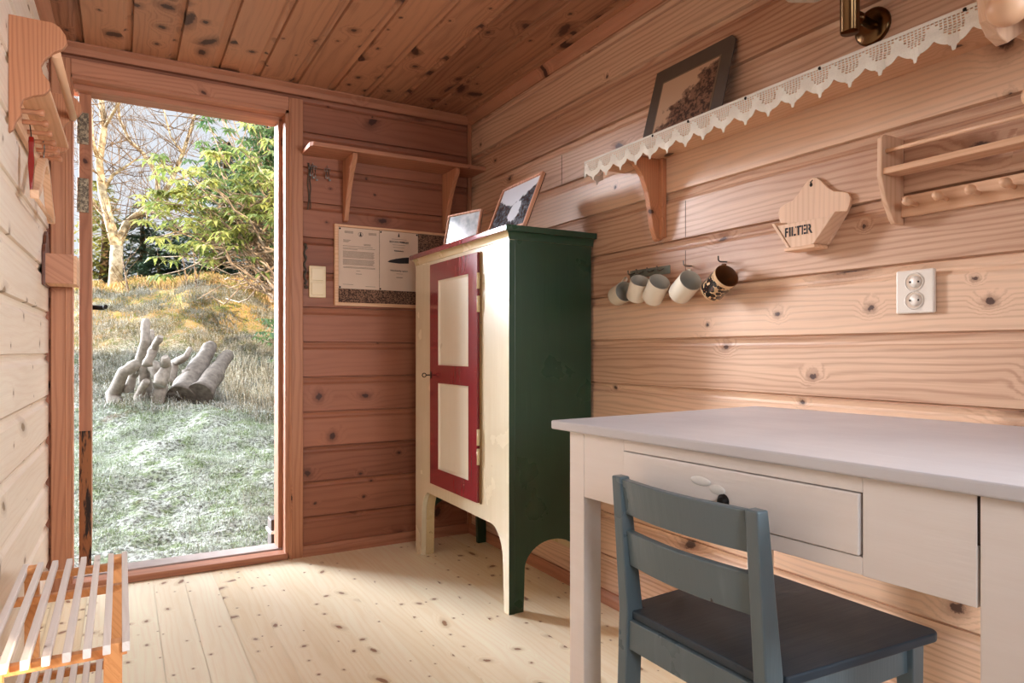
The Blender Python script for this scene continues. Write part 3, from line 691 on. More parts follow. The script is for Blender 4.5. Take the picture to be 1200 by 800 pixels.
for k, (x0, lab) in enumerate(((0.892, 'typed letter with two long paragraphs, left sheet on the notice board'), (1.093, 'title sheet with a dark blade-shaped picture, right sheet on the notice board'))):
    s = empty('paper_sheet', (x0+0.098, YB-0.012, 1.39), label=lab, cat='paper')
    MB().box((x0, YB-0.0125, 1.246), (x0+0.199, YB-0.0112, 1.536)).build('sheet', PAPER, s)
    for (px_, pz_) in ((x0+.006, 1.529), (x0+.193 if k else x0+.006, 1.529 if k else 1.252), ) + (((x0+.003, 1.252),) if k else ()):
        MB().ball((px_, YB-0.014, pz_), 0.0042, 10).build('pin', IRON, s)
    def line(mb, a, b, z, h=0.0016): mb.box((x0+a, YB-0.0130, z-h/2), (x0+b, YB-0.0122, z+h/2))
    if k == 0:
        mb = MB()
        for i in range(3): line(mb, .028, .070, 1.519-i*.004); line(mb, .145, .185, 1.518-i*.004)
        for i in range(3): line(mb, .022, .058-.006*i, 1.477-i*.0045)
        for i in range(2): line(mb, .122, .156, 1.462-i*.0045)
        mb.build('letterhead', INK, s); mb = MB()
        line(mb, .020, .165, 1.449); line(mb, .020, .178, 1.440); line(mb, .020, .090, 1.434)
        for i in range(8): line(mb, .020, .175-random.random()*.01, 1.424-i*.0042)
        for i in range(7): line(mb, .020, .175-random.random()*.01, 1.386-i*.0042)
        for i in range(2): line(mb, .022, .178, 1.350-i*.0045)
        mb.build('paragraphs', INK, s); mb = MB()
        line(mb, .085, .105, 1.333); line(mb, .083, .112, 1.318, .002)
        mb.build('signature', INK, s); mb = MB()
        line(mb, .02, .07, 1.266); line(mb, .13, .18, 1.260)
        mb.build('footer', INK, s)
        mb = MB(); mb.tube([(x0+.106+.011*math.cos(t), YB-0.0128, 1.508+.011*math.sin(t)) for t in [i/16*2*PI for i in range(17)]], 0.0006, 4)
        mb.prism([(x0+.101, YB-0.0126, 1.500), (x0+.111, YB-0.0126, 1.500), (x0+.107, YB-0.0126, 1.518), (x0+.105, YB-0.0126, 1.518)], (0,-0.0006,0))
        mb.build('emblem', INK_D, s)
    else:
        mb = MB(); mb.prism([(x0+.093, YB-0.0126, 1.512), (x0+.103, YB-0.0126, 1.512), (x0+.0995, YB-0.0126, 1.530), (x0+.0965, YB-0.0126, 1.530)], (0,-0.0006,0)).build('emblem', INK_D, s)
        mb = MB(); line(mb, .062, .138, 1.500); line(mb, .066, .132, 1.472); line(mb, .068, .128, 1.460); mb.build('heading_lines', INK, s); mb = MB(); line(mb, .085, .120, 1.330); line(mb, .085, .118, 1.312, .003)
        mb.build('closing_lines', INK, s)
        text('BERGEN MUSEUM', 0.0125, INK_D, s, onback(x0+.099, 1.486))
        text('Kunstindustri', 0.009, INK_D, s, onback(x0+.099, 1.443), offset=0.0002)
        text('Vitenskapelig rapport', 0.0105, INK_D, s, onback(x0+.099, 1.345))
        mb = MB(); mb.prism([(x0+.040, YB-0.0126, 1.388), (x0+.050, YB-0.0126, 1.384), (x0+.10, YB-0.0126, 1.381), (x0+.150, YB-0.0126, 1.384), (x0+.152, YB-0.0126, 1.415), (x0+.12, YB-0.0126, 1.411), (x0+.085, YB-0.0126, 1.404), (x0+.055, YB-0.0126, 1.396)], (0,-0.0006,0))
        mb.build('blade_picture', INK_D, s)

# ------------------------------------------------------------------ mugs on the right wall
hr = empty('hook_rail', (XR, 1.81, 1.222), label='small greenish metal hook rail behind the white mugs', cat='hook rail')
MB().box((XR-0.006, 1.712, 1.208), (XR-0.0005, 1.915, 1.236)).build('rail', plain('grey_green_metal', (128,132,120), 0.4, metal=0.4), hr, bevel=0.0015)
for y in (1.74, 1.79, 1.845, 1.89):
    MB().tube([(XR-0.005, y, 1.226), (XR-0.024, y, 1.218), (XR-0.034, y, 1.222), (XR-0.036, y, 1.234)], 0.0026, 8).build('hook', STEEL, hr)
for y, z in ((1.616, 1.222), (1.470, 1.219)):
    MB().tube([(XR, y, z), (XR-0.028, y, z-0.001), (XR-0.034, y, z+0.003), (XR-0.035, y, z+0.016)], 0.0022, 8).build('screw_hook', IRON if y < 1.5 else STEEL,
        label='dark screw hook holding the patterned mug' if y < 1.5 else 'steel screw hook holding the rightmost white mug', cat='hook')
def mug(name, bottom, mouth, R, out_m, in_m, label, group=None, patt=None, flare=0.0):
    b, m = Vector(bottom), Vector(mouth); ax = (m-b); L = ax.length; ax.normalize()
    hd = Vector((0.35,0,1)); hd = (hd-ax*hd.dot(ax)).normalized(); sd_ = ax.cross(hd)
    root = empty(name, b, label=label, cat='mug', group=group)
    root.rotation_euler = Matrix(((hd.x, sd_.x, ax.x), (hd.y, sd_.y, ax.y), (hd.z, sd_.z, ax.z))).to_euler()
    # local: z along the mug axis, x towards the handle
    t = 0.0025
    mb = MB().lathe([(0, 0), (R*0.86, 0), (R*0.95, 0.004), (R-flare, 0.012), (R, L-0.003), (R, L)], (0,0,0))
    body = mb.build('body', out_m, root, world=False)
    MB().lathe([(R, L), (R-t*0.4, L+0.0012), (R-t, L), (R-t-flare*.8, 0.014), (R*0.8, 0.005), (0, 0.004)], (0,0,0)).build('inside', in_m, root, world=False)
    hp = [(R-0.002, 0, L*0.80), (R+0.014, 0, L*0.84), (R+0.024, 0, L*0.68), (R+0.025, 0, L*0.48), (R+0.016, 0, L*0.30), (R-0.002, 0, L*0.26)]
    pts = []
    for i in range(len(hp)-1):
        for j in range(4): pts.append(Vector(hp[i]).lerp(Vector(hp[i+1]), j/4))
    pts.append(Vector(hp[-1]))
    MB().tube(pts, 0.0038, 8).build('handle', patt or out_m, root, world=False)
    return root
mug('mug', (1.548, 1.948, 1.146), (1.530, 1.876, 1.158), 0.036, ENAMEL, ENAMEL_IN, 'leftmost white mug, half hidden, mouth turned to the right', 'white mugs on the wall')
mug('mug', (1.546, 1.838, 1.131), (1.528, 1.793, 1.188), 0.034, ENAMEL, ENAMEL_IN, 'second white mug from the cupboard, hanging almost upright', 'white mugs on the wall')
mug('mug', (1.545, 1.755, 1.122), (1.525, 1.693, 1.176), 0.035, ENAMEL, ENAMEL_IN, 'third white mug from the cupboard, right end of the hook rail', 'white mugs on the wall')
mug('mug', (1.545, 1.628, 1.128), (1.525, 1.553, 1.168), 0.037, ENAMEL, ENAMEL_IN, 'white mug hanging alone just left of the patterned mug', 'white mugs on the wall')
def floral():
    q = NT('dark_floral_glaze'); P = q.tc.outputs['Object']
    v = q.t.nodes.new('ShaderNodeTexVoronoi'); v.inputs['Scale'].default_value = 78; q.t.links.new(P, v.inputs['Vector'])
    sp = q.t.nodes.new('ShaderNodeSeparateXYZ'); q.t.links.new(P, sp.inputs[0])
    inb = q.math('MULTIPLY', q.math('GREATER_THAN', sp.outputs[2], 0.010), q.math('LESS_THAN', sp.outputs[2], 0.079))
    m = q.smooth(q.math('ADD', v.outputs['Distance'], q.math('MULTIPLY', q.noise(P, 260, 2), 0.2)), 0.80, 0.68)
    flower = q.mix(q.smooth(v.outputs['Distance'], 0.2, 0.15), lin((40,30,26)), lin((120,60,40)))
    c = q.mix(q.math('MULTIPLY', m, inb), lin((214,176,134)), flower)
    return q.fin(c, 0.12)
mug('mug', (1.545, 1.490, 1.128), (1.525, 1.409, 1.168), 0.037, floral(), BROWN_IN, 'mug with dark floral pattern and brown inside, rightmost mug', None, BROWN_IN)

# ------------------------------------------------------------------ coffee filter holder
fh = empty('filter_holder', (XR, 1.167, 1.31), label='small wooden filter holder stencilled FILTER hanging on the wall', cat='filter holder')
half = [(0, .096), (.012, .094), (.026, .082), (.044, .062), (.062, .048), (.085, .043), (.102, .036), (.109, .022), (.106, .004), (.095, -.016), (.045, -.086)]
c0 = 1.167
outl = [(c0+h_, 1.31+z_) for h_, z_ in half[::-1]] + [(c0-h_, 1.31+z_) for h_, z_ in half[1:]]
MB().prism([(XR-0.010, y, z) for y, z in outl], (0.0095, 0, 0)).build('back_board', WOOD_Z, fh, bevel=0.002)
MB().prism([(XR-0.0595, c0-.085, 1.286), (XR-0.0595, c0+.071, 1.286), (XR-0.0595, c0+.030, 1.222), (XR-0.0595, c0-.033, 1.222)], (0.006, 0, 0)).build('front_panel', WOOD_Z, fh, bevel=0.001)
for sg, yb, yt in ((1, .034, .084), (-1, -.036, -.098)):
    mb = MB(); mb.hexa([(XR-0.062, c0+yb-.005, 1.222), (XR-0.062, c0+yb+.005, 1.222), (XR-0.0105, c0+yb+.005, 1.222), (XR-0.0105, c0+yb-.005, 1.222),
                        (XR-0.062, c0+yt-.005, 1.294), (XR-0.062, c0+yt+.005, 1.294), (XR-0.0105, c0+yt+.005, 1.300), (XR-0.0105, c0+yt-.005, 1.300)])
    mb.build('side_board', WOOD_Z, fh, bevel=0.0015)
MB().box((XR-0.064, c0-.046, 1.213), (XR-0.0105, c0+.046, 1.2215)).build('base_board', WOOD_Y, fh, bevel=0.0015)
MB().ball((XR-0.0102, c0+.004, 1.388), 0.0045, 10, (0.3,1,1.2)).build('hanging_hole', DARK, fh)
MB().tube([(XR-0.001, c0+.004, 1.395), (XR-0.014, c0+.004, 1.394), (XR-0.018, c0-.006, 1.397)], 0.0012, 6).build('nail', IRON, fh)
Mw = Matrix.Translation((XR-0.0598, c0+.006, 1.262)) @ Matrix(((0,0,-1,0),(-1,0,0,0),(0,1,0,0),(0,0,0,1)))
text('FILTER', 0.033, INK_D, fh, Mw, offset=0.0009, extrude=0.0003, font_sx=0.86)
mb = MB()      # stencil bridges: thin gaps of bare wood through the letters
for dy in (-0.0305, -0.0165, 0.0035, 0.0135, 0.0295): mb.box((XR-0.0604, c0+.006+dy-0.0007, 1.248), (XR-0.0596, c0+.006+dy+0.0007, 1.276))
mb.build('stencil_gaps', WOOD_Z, fh)

# socket
so = empty('wall_socket', (XR, 0.90, 1.085), label='white double wall socket above the table', cat='socket')
MB().box((XR-0.012, 0.856, 1.036), (XR-0.0005, 0.943, 1.136)).build('plate', WHITE_PL, so, bevel=0.004, seg=3)
for z in (1.108, 1.066):
    mb = MB(); mb.lathe([(0.0205, 0), (0.0215, 0.0012), (0.0195, 0.0012), (0.0185, -0.002), (0.0, -0.002)], (XR-0.0122, 0.900, z), (-1,0,0), 24)
    mb.build('socket_ring', WHITE_PL, so)
    MB().lathe([(0.0180, 0), (0, 0)], (XR-0.0126, 0.900, z), (-1,0,0), 24).build('socket_face', plain('socket_recess', (222,200,178), 0.4), so)
    MB().lathe([(0.0135, 0), (0.0135, 0.0012), (0, 0.0012)], (XR-0.0127, 0.897, z), (-1,0,0), 24).build('socket_center', WHITE_PL, so)
    for dy in (-0.0095, 0.0095):
        MB().lathe([(0.0024, 0), (0.0024, 0.0005), (0, 0.0005)], (XR-0.0140, 0.899+dy, z), (-1,0,0), 12).build('hole', HOLE, so)
MB().lathe([(0.0022, 0), (0.0022, 0.0008), (0, 0.0008)], (XR-0.0120, 0.900, 1.087), (-1,0,0), 12).build('screw', HOLE, so)

# spice rack with pegs
rk = empty('peg_rack', (XR, 0.62, 1.26), label='pale pine rack with dowel, shelf and row of round pegs', cat='rack')
def rack_side(y):
    o = [(XR-0.001, 1.445), (1.512, 1.445), (1.504, 1.436), (1.502, 1.350), (1.520, 1.295), (1.548, 1.252), (1.556, 1.244), (XR-0.001, 1.244)]
    MB().prism([(x, y, z) for x, z in o], (0, 0.012, 0)).build('side_panel', WOOD_Z, rk, bevel=0.002)
rack_side(0.930); rack_side(0.16)
MB().tube([(1.520, 0.93, 1.407), (1.520, 0.172, 1.407)], 0.0048, 12).build('dowel', BALL_W, rk)
MB().box((1.506, 0.172, 1.352), (1.560, 0.93, 1.366)).build('shelf_board', WOOD_Y, rk, bevel=0.002)
MB().box((XR-0.013, 0.172, 1.260), (XR-0.001, 0.93, 1.309)).build('peg_board', WOOD_Y, rk, bevel=0.002)
for i in range(11):
    y = 0.893-0.0655*i
    if y < 0.2: break
    MB().lathe([(0.0045, 0), (0.0045, 0.026), (0.0072, 0.028), (0.0102, 0.034), (0.0105, 0.040), (0.0085, 0.047), (0.004, 0.0505), (0, 0.051)], (XR-0.012, y, 1.283), (-1,0,0.12), 16).build('peg', BALL_W, rk)
# knobbed bracket at the right edge
kb = empty('knobbed_bracket', (XR, 0.62, 1.5), label='wooden bracket with pointed end and large round knob, top right', cat='bracket')
MB().prism([(XR-0.001, 0.645, 1.66), (1.385, 0.645, 1.66), (1.366, 0.645, 1.60), (1.376, 0.645, 1.556), (1.400, 0.645, 1.534), (1.437, 0.645, 1.525), (1.500, 0.645, 1.560), (XR-0.001, 0.645, 1.560)], (0, 0.022, 0)).build('bracket_arm', WOOD_Z, kb, bevel=0.003)
MB().ball((1.375, 0.618, 1.565), 0.034, 24).build('knob', BALL_W, kb)
kp = empty('wall_peg', (XR, 0.56, 1.41), label='round wooden peg at right edge above the peg rack', cat='peg')
MB().lathe([(0.010, 0), (0.010, 0.125), (0.016, 0.130), (0.022, 0.142), (0.022, 0.152), (0.014, 0.166), (0, 0.170)], (XR-0.0005, 0.603, 1.413), (-1,0,0.02)).build('turned_peg', BALL_W, kp)

# ------------------------------------------------------------------ coat rack on the left wall
def lw(d, y, z): p = Vector((xl(y), y, z)) + LWN*d; return (p.x, p.y, p.z)
cr = empty('coat_rack', lw(0.05, 2.55, 1.70), label='pine hat and coat rack with scalloped ends and turned pegs', cat='coat rack')
prof = [(0.001, 1.85),(0.1, 1.849),(0.116, 1.84),(0.129, 1.821),(0.133, 1.8),(0.123, 1.783),(0.1, 1.767),(0.081, 1.744),(0.073, 1.726),(0.077, 1.706),(0.092, 1.686),(0.094, 1.668),(0.081, 1.650),(0.054, 1.641),(0.033, 1.628),(0.027, 1.609),(0.029, 1.586),(0.018, 1.568),(0.011, 1.544),(0.001, 1.534)]
for y in (2.25, 2.86):
    MB().prism([lw(d, y, z) for d, z in prof], LWD*0.018).build('side_panel', WOOD_ZX, cr, bevel=0.0015)
def lwb(mb, d0, d1, y0, y1, z0, z1): return mb.hexa([lw(d0,y0,z0),lw(d1,y0,z0),lw(d1,y1,z0),lw(d0,y1,z0),lw(d0,y0,z1),lw(d1,y0,z1),lw(d1,y1,z1),lw(d0,y1,z1)])
lwb(MB(), 0.004, 0.092, 2.268, 2.86, 1.662, 1.674).build('hat_shelf', WOOD_Y, cr, bevel=0.002)
lwb(MB(), 0.001, 0.014, 2.268, 2.86, 1.575, 1.662).build('peg_board', WOOD_Y, cr, bevel=0.002)
MB().tube([lw(0.105, 2.268, 1.772), lw(0.105, 2.86, 1.772)], 0.0125, 16).build('rail', BALL_W, cr)
for i in range(6):
    y = 2.292+i*0.104
    a = Vector(lw(0.013, y, 1.607)); MB().lathe([(0.007, 0), (0.0065, 0.048), (0.010, 0.052), (0.010, 0.060), (0.008, 0.064), (0, 0.064)], a, LWN+Vector((0,0,0.03)), 14).build('peg', PEG_W, cr)
# shoehorn and coat hanger on the pegs
shn = empty('shoehorn', lw(0.04, 2.40, 1.60), label='red lacquered shoehorn hanging by a cord from the coat rack', cat='shoehorn')
MB().tube([lw(0.030, 2.396, 1.612), lw(0.034, 2.394, 1.585), lw(0.036, 2.392, 1.562)], 0.0014, 6).build('cord', IRON, shn)
mb = MB()
pr = [(1.565, .006, .006), (1.55, .009, .007), (1.52, .008, .006), (1.49, .010, .008), (1.46, .013, .006), (1.43, .015, .004), (1.408, .012, .003)]
for (z0, w0, t0), (z1, w1, t1) in zip(pr, pr[1:]):
    mb.hexa([lw(.036-t1, 2.392-w1, z1), lw(.036+t1, 2.392-w1, z1), lw(.036+t1, 2.392+w1, z1), lw(.036-t1, 2.392+w1, z1), lw(.036-t0, 2.392-w0, z0), lw(.036+t0, 2.392-w0, z0), lw(.036+t0, 2.392+w0, z0), lw(.036-t0, 2.392+w0, z0)])
bmesh.ops.remove_doubles(mb.bm, verts=mb.bm.verts, dist=0.0005)
mb.build('blade', RED, shn, bevel=0.002)
hg = empty('coat_hanger', lw(0.05, 2.60, 1.56), label='wooden coat hanger hanging edge-on from the coat rack', cat='coat hanger')
MB().tube([lw(0.045, 2.60+0.018*math.sin(t), 1.592+0.018*math.cos(t)) for t in [i/10*1.35*PI-0.3*PI for i in range(11)]]+[lw(0.045, 2.60, 1.565), lw(0.045, 2.60, 1.545)], 0.002, 6).build('hook', STEEL, hg)
for sg in (-1, 1):
    pts = [(0.0, 1.545), (0.05, 1.530), (0.10, 1.490), (0.15, 1.440), (0.20, 1.408), (0.225, 1.398)]
    mb = MB()
    for (a, z0), (b, z1) in zip(pts, pts[1:]):
        q = [lw(.034, 2.6+sg*a, z0-.013), lw(.056, 2.6+sg*a, z0-.013), lw(.056, 2.6+sg*b, z1-.013), lw(.034, 2.6+sg*b, z1-.013), lw(.034, 2.6+sg*a, z0+.013), lw(.056, 2.6+sg*a, z0+.013), lw(.056, 2.6+sg*b, z1+.013), lw(.034, 2.6+sg*b, z1+.013)]
        mb.hexa(q)
    bmesh.ops.remove_doubles(mb.bm, verts=mb.bm.verts, dist=0.0005)
    mb.build('shoulder', WOOD_Y, hg, bevel=0.003)
MB().tube([lw(.045, 2.39, 1.395), lw(.045, 2.81, 1.395)], 0.006, 10).build('trouser_bar', BALL_W, hg)
# little wall box by the doorway
wb = empty('wall_box', lw(0.05, 3.06, 1.25), label='small open pine wall box beside the left door casing', cat='wall box')
mb = MB(); lwb(mb, 0.012, 0.098, 2.985, 2.997, 1.196, 1.304); mb.build('end_panel', TRIM_Y, wb, bevel=0.001)
mb = MB(); lwb(mb, 0.012, 0.098, 3.133, 3.145, 1.196, 1.304); mb.build('end_panel', TRIM_Y, wb, bevel=0.001)
mb = MB(); lwb(mb, 0.098, 0.108, 2.985, 3.145, 1.194, 1.300); mb.build('front_panel', WOOD_Y, wb, bevel=0.001, label='paler front board')
mb = MB(); lwb(mb, 0.012, 0.098, 2.997, 3.133, 1.196, 1.206); mb.build('bottom_panel', WOOD_Y, wb)
bp = [(2.985, 1.19), (3.145, 1.19), (3.145, 1.31), (3.135, 1.335), (3.115, 1.345), (3.10, 1.375), (3.065, 1.395), (3.03, 1.375), (3.015, 1.345), (2.995, 1.335), (2.985, 1.31)]
MB().prism([lw(.001, y, z) for y, z in bp], LWN*0.011).build('back_panel', plain('dark_stained_wood', (110,66,48), 0.35, var=26), wb, bevel=0.002)

# ------------------------------------------------------------------ table
TP0 = Vector((0.809, 1.244, 0)); TK = Vector((math.sin(math.radians(3.7)), -math.cos(math.radians(3.7)), 0)); TN = Vector((-TK.y, TK.x, 0))
def tp(k, w_, z): p = TP0+TK*k+TN*w_; return (p.x, p.y, z)
def tbox(mb, k0, k1, w0, w1, z0, z1): return mb.hexa([tp(k0,w0,z0),tp(k1,w0,z0),tp(k1,w1,z0),tp(k0,w1,z0),tp(k0,w0,z1),tp(k1,w0,z1),tp(k1,w1,z1),tp(k0,w1,z1)])
tb = empty('table', (1.2, 0.8, 0), label='old white-painted wooden table with a drawer against the right wall', cat='table')
P1 = tp(0.925, 0, 0)
poly = [tp(0, 0, 0.781), P1[:2]+(0.781,), (1.582, P1[1]+0.04, 0.781), (1.503, 1.287, 0.781)]
MB().prism(poly, (0,0,0.019)).build('tabletop', TABLE_TOP, tb, bevel=0.004, seg=3)
legs = [(0.0475, 0.0945, 0.015, 0.062), (0.823, 0.870, 0.015, 0.062), (0.0475, 0.0945, 0.600, 0.647), (0.823, 0.870, 0.600, 0.647)]
for k0, k1, w0, w1 in legs:
    mb = MB(); tbox(mb, k0, k1, w0, w1, 0.0, 0.7805); mb.build('leg', TABLE_P, tb, bevel=0.002)
# front apron as a board around the drawer
mb = MB()
AZ = 0.648
tbox(mb, 0.0950, 0.214, 0.0155, 0.036, AZ, 0.7805); tbox(mb, 0.682, 0.8200, 0.0155, 0.036, AZ-0.002, 0.7805)
tbox(mb, 0.214, 0.682, 0.0155, 0.036, 0.7585, 0.7805); tbox(mb, 0.214, 0.682, 0.0155, 0.036, AZ-0.001, 0.671)
tbox(mb, 0.10, 0.815, 0.038, 0.042, AZ+0.01, 0.779)
mb.build('apron', TABLE_P, tb, bevel=0.0012, label='front apron')
mb = MB(); tbox(mb, 0.206, 0.690, 0.0370, 0.0378, 0.665, 0.762); mb.build('drawer_gap', DARK, tb)
mb = MB(); tbox(mb, 0.8185, 0.8232, 0.0165, 0.0370, 0.72, 0.7800); mb.build('joint_gap', DARK, tb)
mb = MB(); tbox(mb, 0.0950, 0.823, 0.630, 0.645, AZ, 0.7805); mb.build('apron', TABLE_P, tb)
for k0 in (0.0500, 0.852):
    mb = MB(); tbox(mb, k0, k0+0.016, 0.062, 0.600, AZ, 0.7805); mb.build('apron', TABLE_P, tb)
dr = empty('drawer', (0,0,0), parent=tb); dr.location = (tp(0.45, 0.02, 0)[0]-1.2, tp(0.45, 0.02, 0)[1]-0.8, 0.71)
mb = MB(); tbox(mb, 0.2155, 0.678, 0.0125, 0.034, 0.6725, 0.7568); mb.build('drawer_front', TABLE_P, dr, bevel=0.002)
mb = MB(); c1_ = Vector(tp(0.453, 0.0125, 0.706))
mb.lathe([(0.0, 0.001), (0.012, 0.001), (0.011, 0.002), (0.006, 0.003), (0.0075, 0.0075), (0.005, 0.010), (0, 0.0105)], c1_, -TN, 20)
mb.build('knob', IRON, dr)
mb = MB(); mb.ball(tuple(Vector(tp(0.405, 0.0120, 0.731))), 0.022, 14, (0.10, 1.1, 0.35)); mb.ball(tuple(Vector(tp(0.440, 0.0120, 0.722))), 0.018, 12, (0.10, 1.0, 0.45))
mb.build('paint_patch', plain('glossy_white_paint_lump', (244,240,236), 0.15, var=6), dr)

# ------------------------------------------------------------------ chair
ch = empty('wooden_chair', (1.0, 0.84, 0), label='slate-blue painted wooden chair with two curved back rails at the table', cat='chair')
SZt = 0.475
def post(ybot, ytop):
    prof = [(0.775, 0.724), (0.798, 0.724), (0.838, 0.475), (0.838, 0.40), (0.822, 0.0), (0.786, 0.0), (0.800, 0.40), (0.800, 0.475)]
    mb = MB(); a = []; b = []
    for x, z in prof:
        t = min(1, max(0, (z-0.40)/0.324)); yy = ybot+(ytop-ybot)*t; 
        a.append(mb.bm.verts.new((x, yy-0.012, z))); b.append(mb.bm.verts.new((x, yy+0.012, z)))
    n = len(prof)
    F = [(0,1,2,7), (7,2,3,6), (6,3,4,5)]
    for f in F: mb.bm.faces.new([a[i] for i in f]); mb.bm.faces.new([b[i] for i in f][::-1])
    for i, j in ((0,1),(1,2),(2,3),(3,4),(4,5),(5,6),(6,7),(7,0)): mb.bm.faces.new([a[i], b[i], b[j], a[j]])
    return mb.build('back_leg', CHAIR_P, ch, bevel=0.003)
post(0.990, 0.977); post(0.680, 0.672)
def railc(z0, z1, x0, x1, bow=0.016, th=0.016, ya=0.984, yb=0.690):
    mb = MB(); n = 12; prev = None
    for i in range(n+1):
        t = i/n; y = ya+(yb-ya)*t-0; bo = -bow*math.sin(PI*t)
        r = [mb.bm.verts.new(p) for p in ((x0+bo, y, z0), (x0+bo+th, y, z0), (x1+bo+th, y, z1), (x1+bo, y, z1))]
        if prev:
            for j in range(4):
                f = mb.bm.faces.new([prev[j], prev[(j+1)%4], r[(j+1)%4], r[j]])
        else: mb.bm.faces.new(r[::-1])
        prev = r
    mb.bm.faces.new(prev)
    return mb
railc(0.655, 0.720, 0.795, 0.783).build('back_rail', CHAIR_P, ch, bevel=0.0025)
railc(0.560, 0.625, 0.806, 0.796).build('back_rail', CHAIR_P, ch, bevel=0.0025)
# seat: rounded front corners, notched round the posts
def rc(cx, cy, r, a0, a1, n=6): return [(cx+r*math.cos(a0+(a1-a0)*i/n), cy+r*math.sin(a0+(a1-a0)*i/n)) for i in range(n+1)]
seat = [(0.812, 0.6935), (0.812, 0.9765), (0.8395, 0.9765), (0.8395, 1.008)] + rc(1.188, 1.018, 0.020, PI/2, 0) + rc(1.188, 0.662, 0.020, 0, -PI/2) + [(0.8395, 0.662), (0.8395, 0.6935)]
MB().prism([(x, y, SZt-0.016) for x, y in seat], (0,0,0.016)).build('seat', SEAT_P, ch, bevel=0.0035, seg=3)
MB().box((0.806, 0.6925, 0.405), (0.820, 0.9775, 0.4585)).build('seat_rail', CHAIR_P, ch, bevel=0.0015)
MB().hexa([(0.832, 0.672, 0.405), (1.165, 0.662+0.008, 0.405), (1.165, 0.684, 0.405), (0.832, 0.686, 0.405), (0.832, 0.672, 0.4585), (1.165, 0.670, 0.4585), (1.165, 0.684, 0.4585), (0.832, 0.686, 0.4585)]).build('seat_rail', CHAIR_P, ch, bevel=0.0015)
MB().box((0.832, 0.984, 0.405), (1.165, 0.998, 0.4585)).build('seat_rail', CHAIR_P, ch, bevel=0.0015)
MB().box((1.155, 0.684, 0.405), (1.170, 0.984, 0.4585)).build('seat_rail', CHAIR_P, ch, bevel=0.0015)
for y in (0.6605, 0.9775):
    MB().hexa([(1.160, y+.003, 0), (1.184, y+.003, 0), (1.184, y+.027, 0), (1.160, y+.027, 0), (1.155, y, 0.4585), (1.188, y, 0.4585), (1.188, y+.030, 0.4585), (1.155, y+.030, 0.4585)]).build('front_leg', CHAIR_P, ch, bevel=0.002)
for y in (0.675, 0.985): MB().box((0.818, y-.008, 0.265), (1.165, y+.008, 0.295)).build('stretcher', CHAIR_P, ch, bevel=0.0015)
MB().box((0.99, 0.684, 0.268), (1.012, 0.976, 0.292)).build('stretcher', CHAIR_P, ch, bevel=0.0015)

# ------------------------------------------------------------------ slatted shoe rack, bottom left
sr = empty('shoe_rack', (-0.10, 1.80, 0), label='low two-tier slatted wooden shoe rack along the left wall', cat='shoe rack')
BX0, BX1, BY0, BY1, BZ = -0.215, 0.010, 1.468, 2.115, 0.410
def slats(z, n, y0, y1, x0, x1, wd=0.013, hh=0.018):
    for i in range(n):
        x = x0+(x1-x0)*i/(n-1)
        MB().box((x-wd/2, y0, z-hh), (x+wd/2, y1, z)).build('slat', SLAT, sr, bevel=0.0015)
slats(BZ, 8, BY0-0.012, BY1, BX0+0.006, BX1-0.002)
slats(0.185, 8, BY0+0.03, BY1-0.05, BX0+0.010, BX1-0.030)
for y in (BY0+0.030, (BY0+BY1)/2+0.10, BY1-0.035): MB().box((BX0, y-0.009, BZ-0.036), (BX1, y+0.009, BZ-0.0185)).build('crossbar', WOOD_RACK, sr, bevel=0.0015)
for y in (BY0+0.06, BY1-0.11, (BY0+BY1)/2): MB().box((BX0+0.006, y-0.008, 0.150), (BX1-0.012, y+0.008, 0.1665)).build('crossbar', WOOD_RACK, sr, bevel=0.0015)
for x, y in ((BX0+0.006, BY0), (BX1-0.038, BY0), (BX0+0.006, BY1-0.036), (BX1-0.038, BY1-0.036)):
    MB().box((x, y-0.004, 0.0), (x+0.030, y+0.024 if y < 1.8 else y+0.026, BZ-0.002)).build('leg', WOOD_RACK, sr, bevel=0.002)
for x in (BX0+0.012, BX1-0.036): MB().box((x, BY0+0.02, 0.125), (x+0.014, BY1-0.03, 0.150)).build('side_rail', WOOD_RACK, sr, bevel=0.0015)

# ------------------------------------------------------------------ outside: unseen roof and wing, added and sized to shade the slope
MB().prism([(-1.3, YR-0.35, 2.34), (-1.3, 1.0, 3.75), (-1.3, YB+0.45, 2.34)], (10.5, 0, 0)).build('shade_roof', plain('roof_tile', (70,60,56), 0.8), kind='structure')
MB().box((XR+0.12, YR-0.1, -1.2), (8.6, YB+0.1, 2.33)).build('shade_wing', plain('outer_boards', (120,84,60), 0.8), kind='structure')

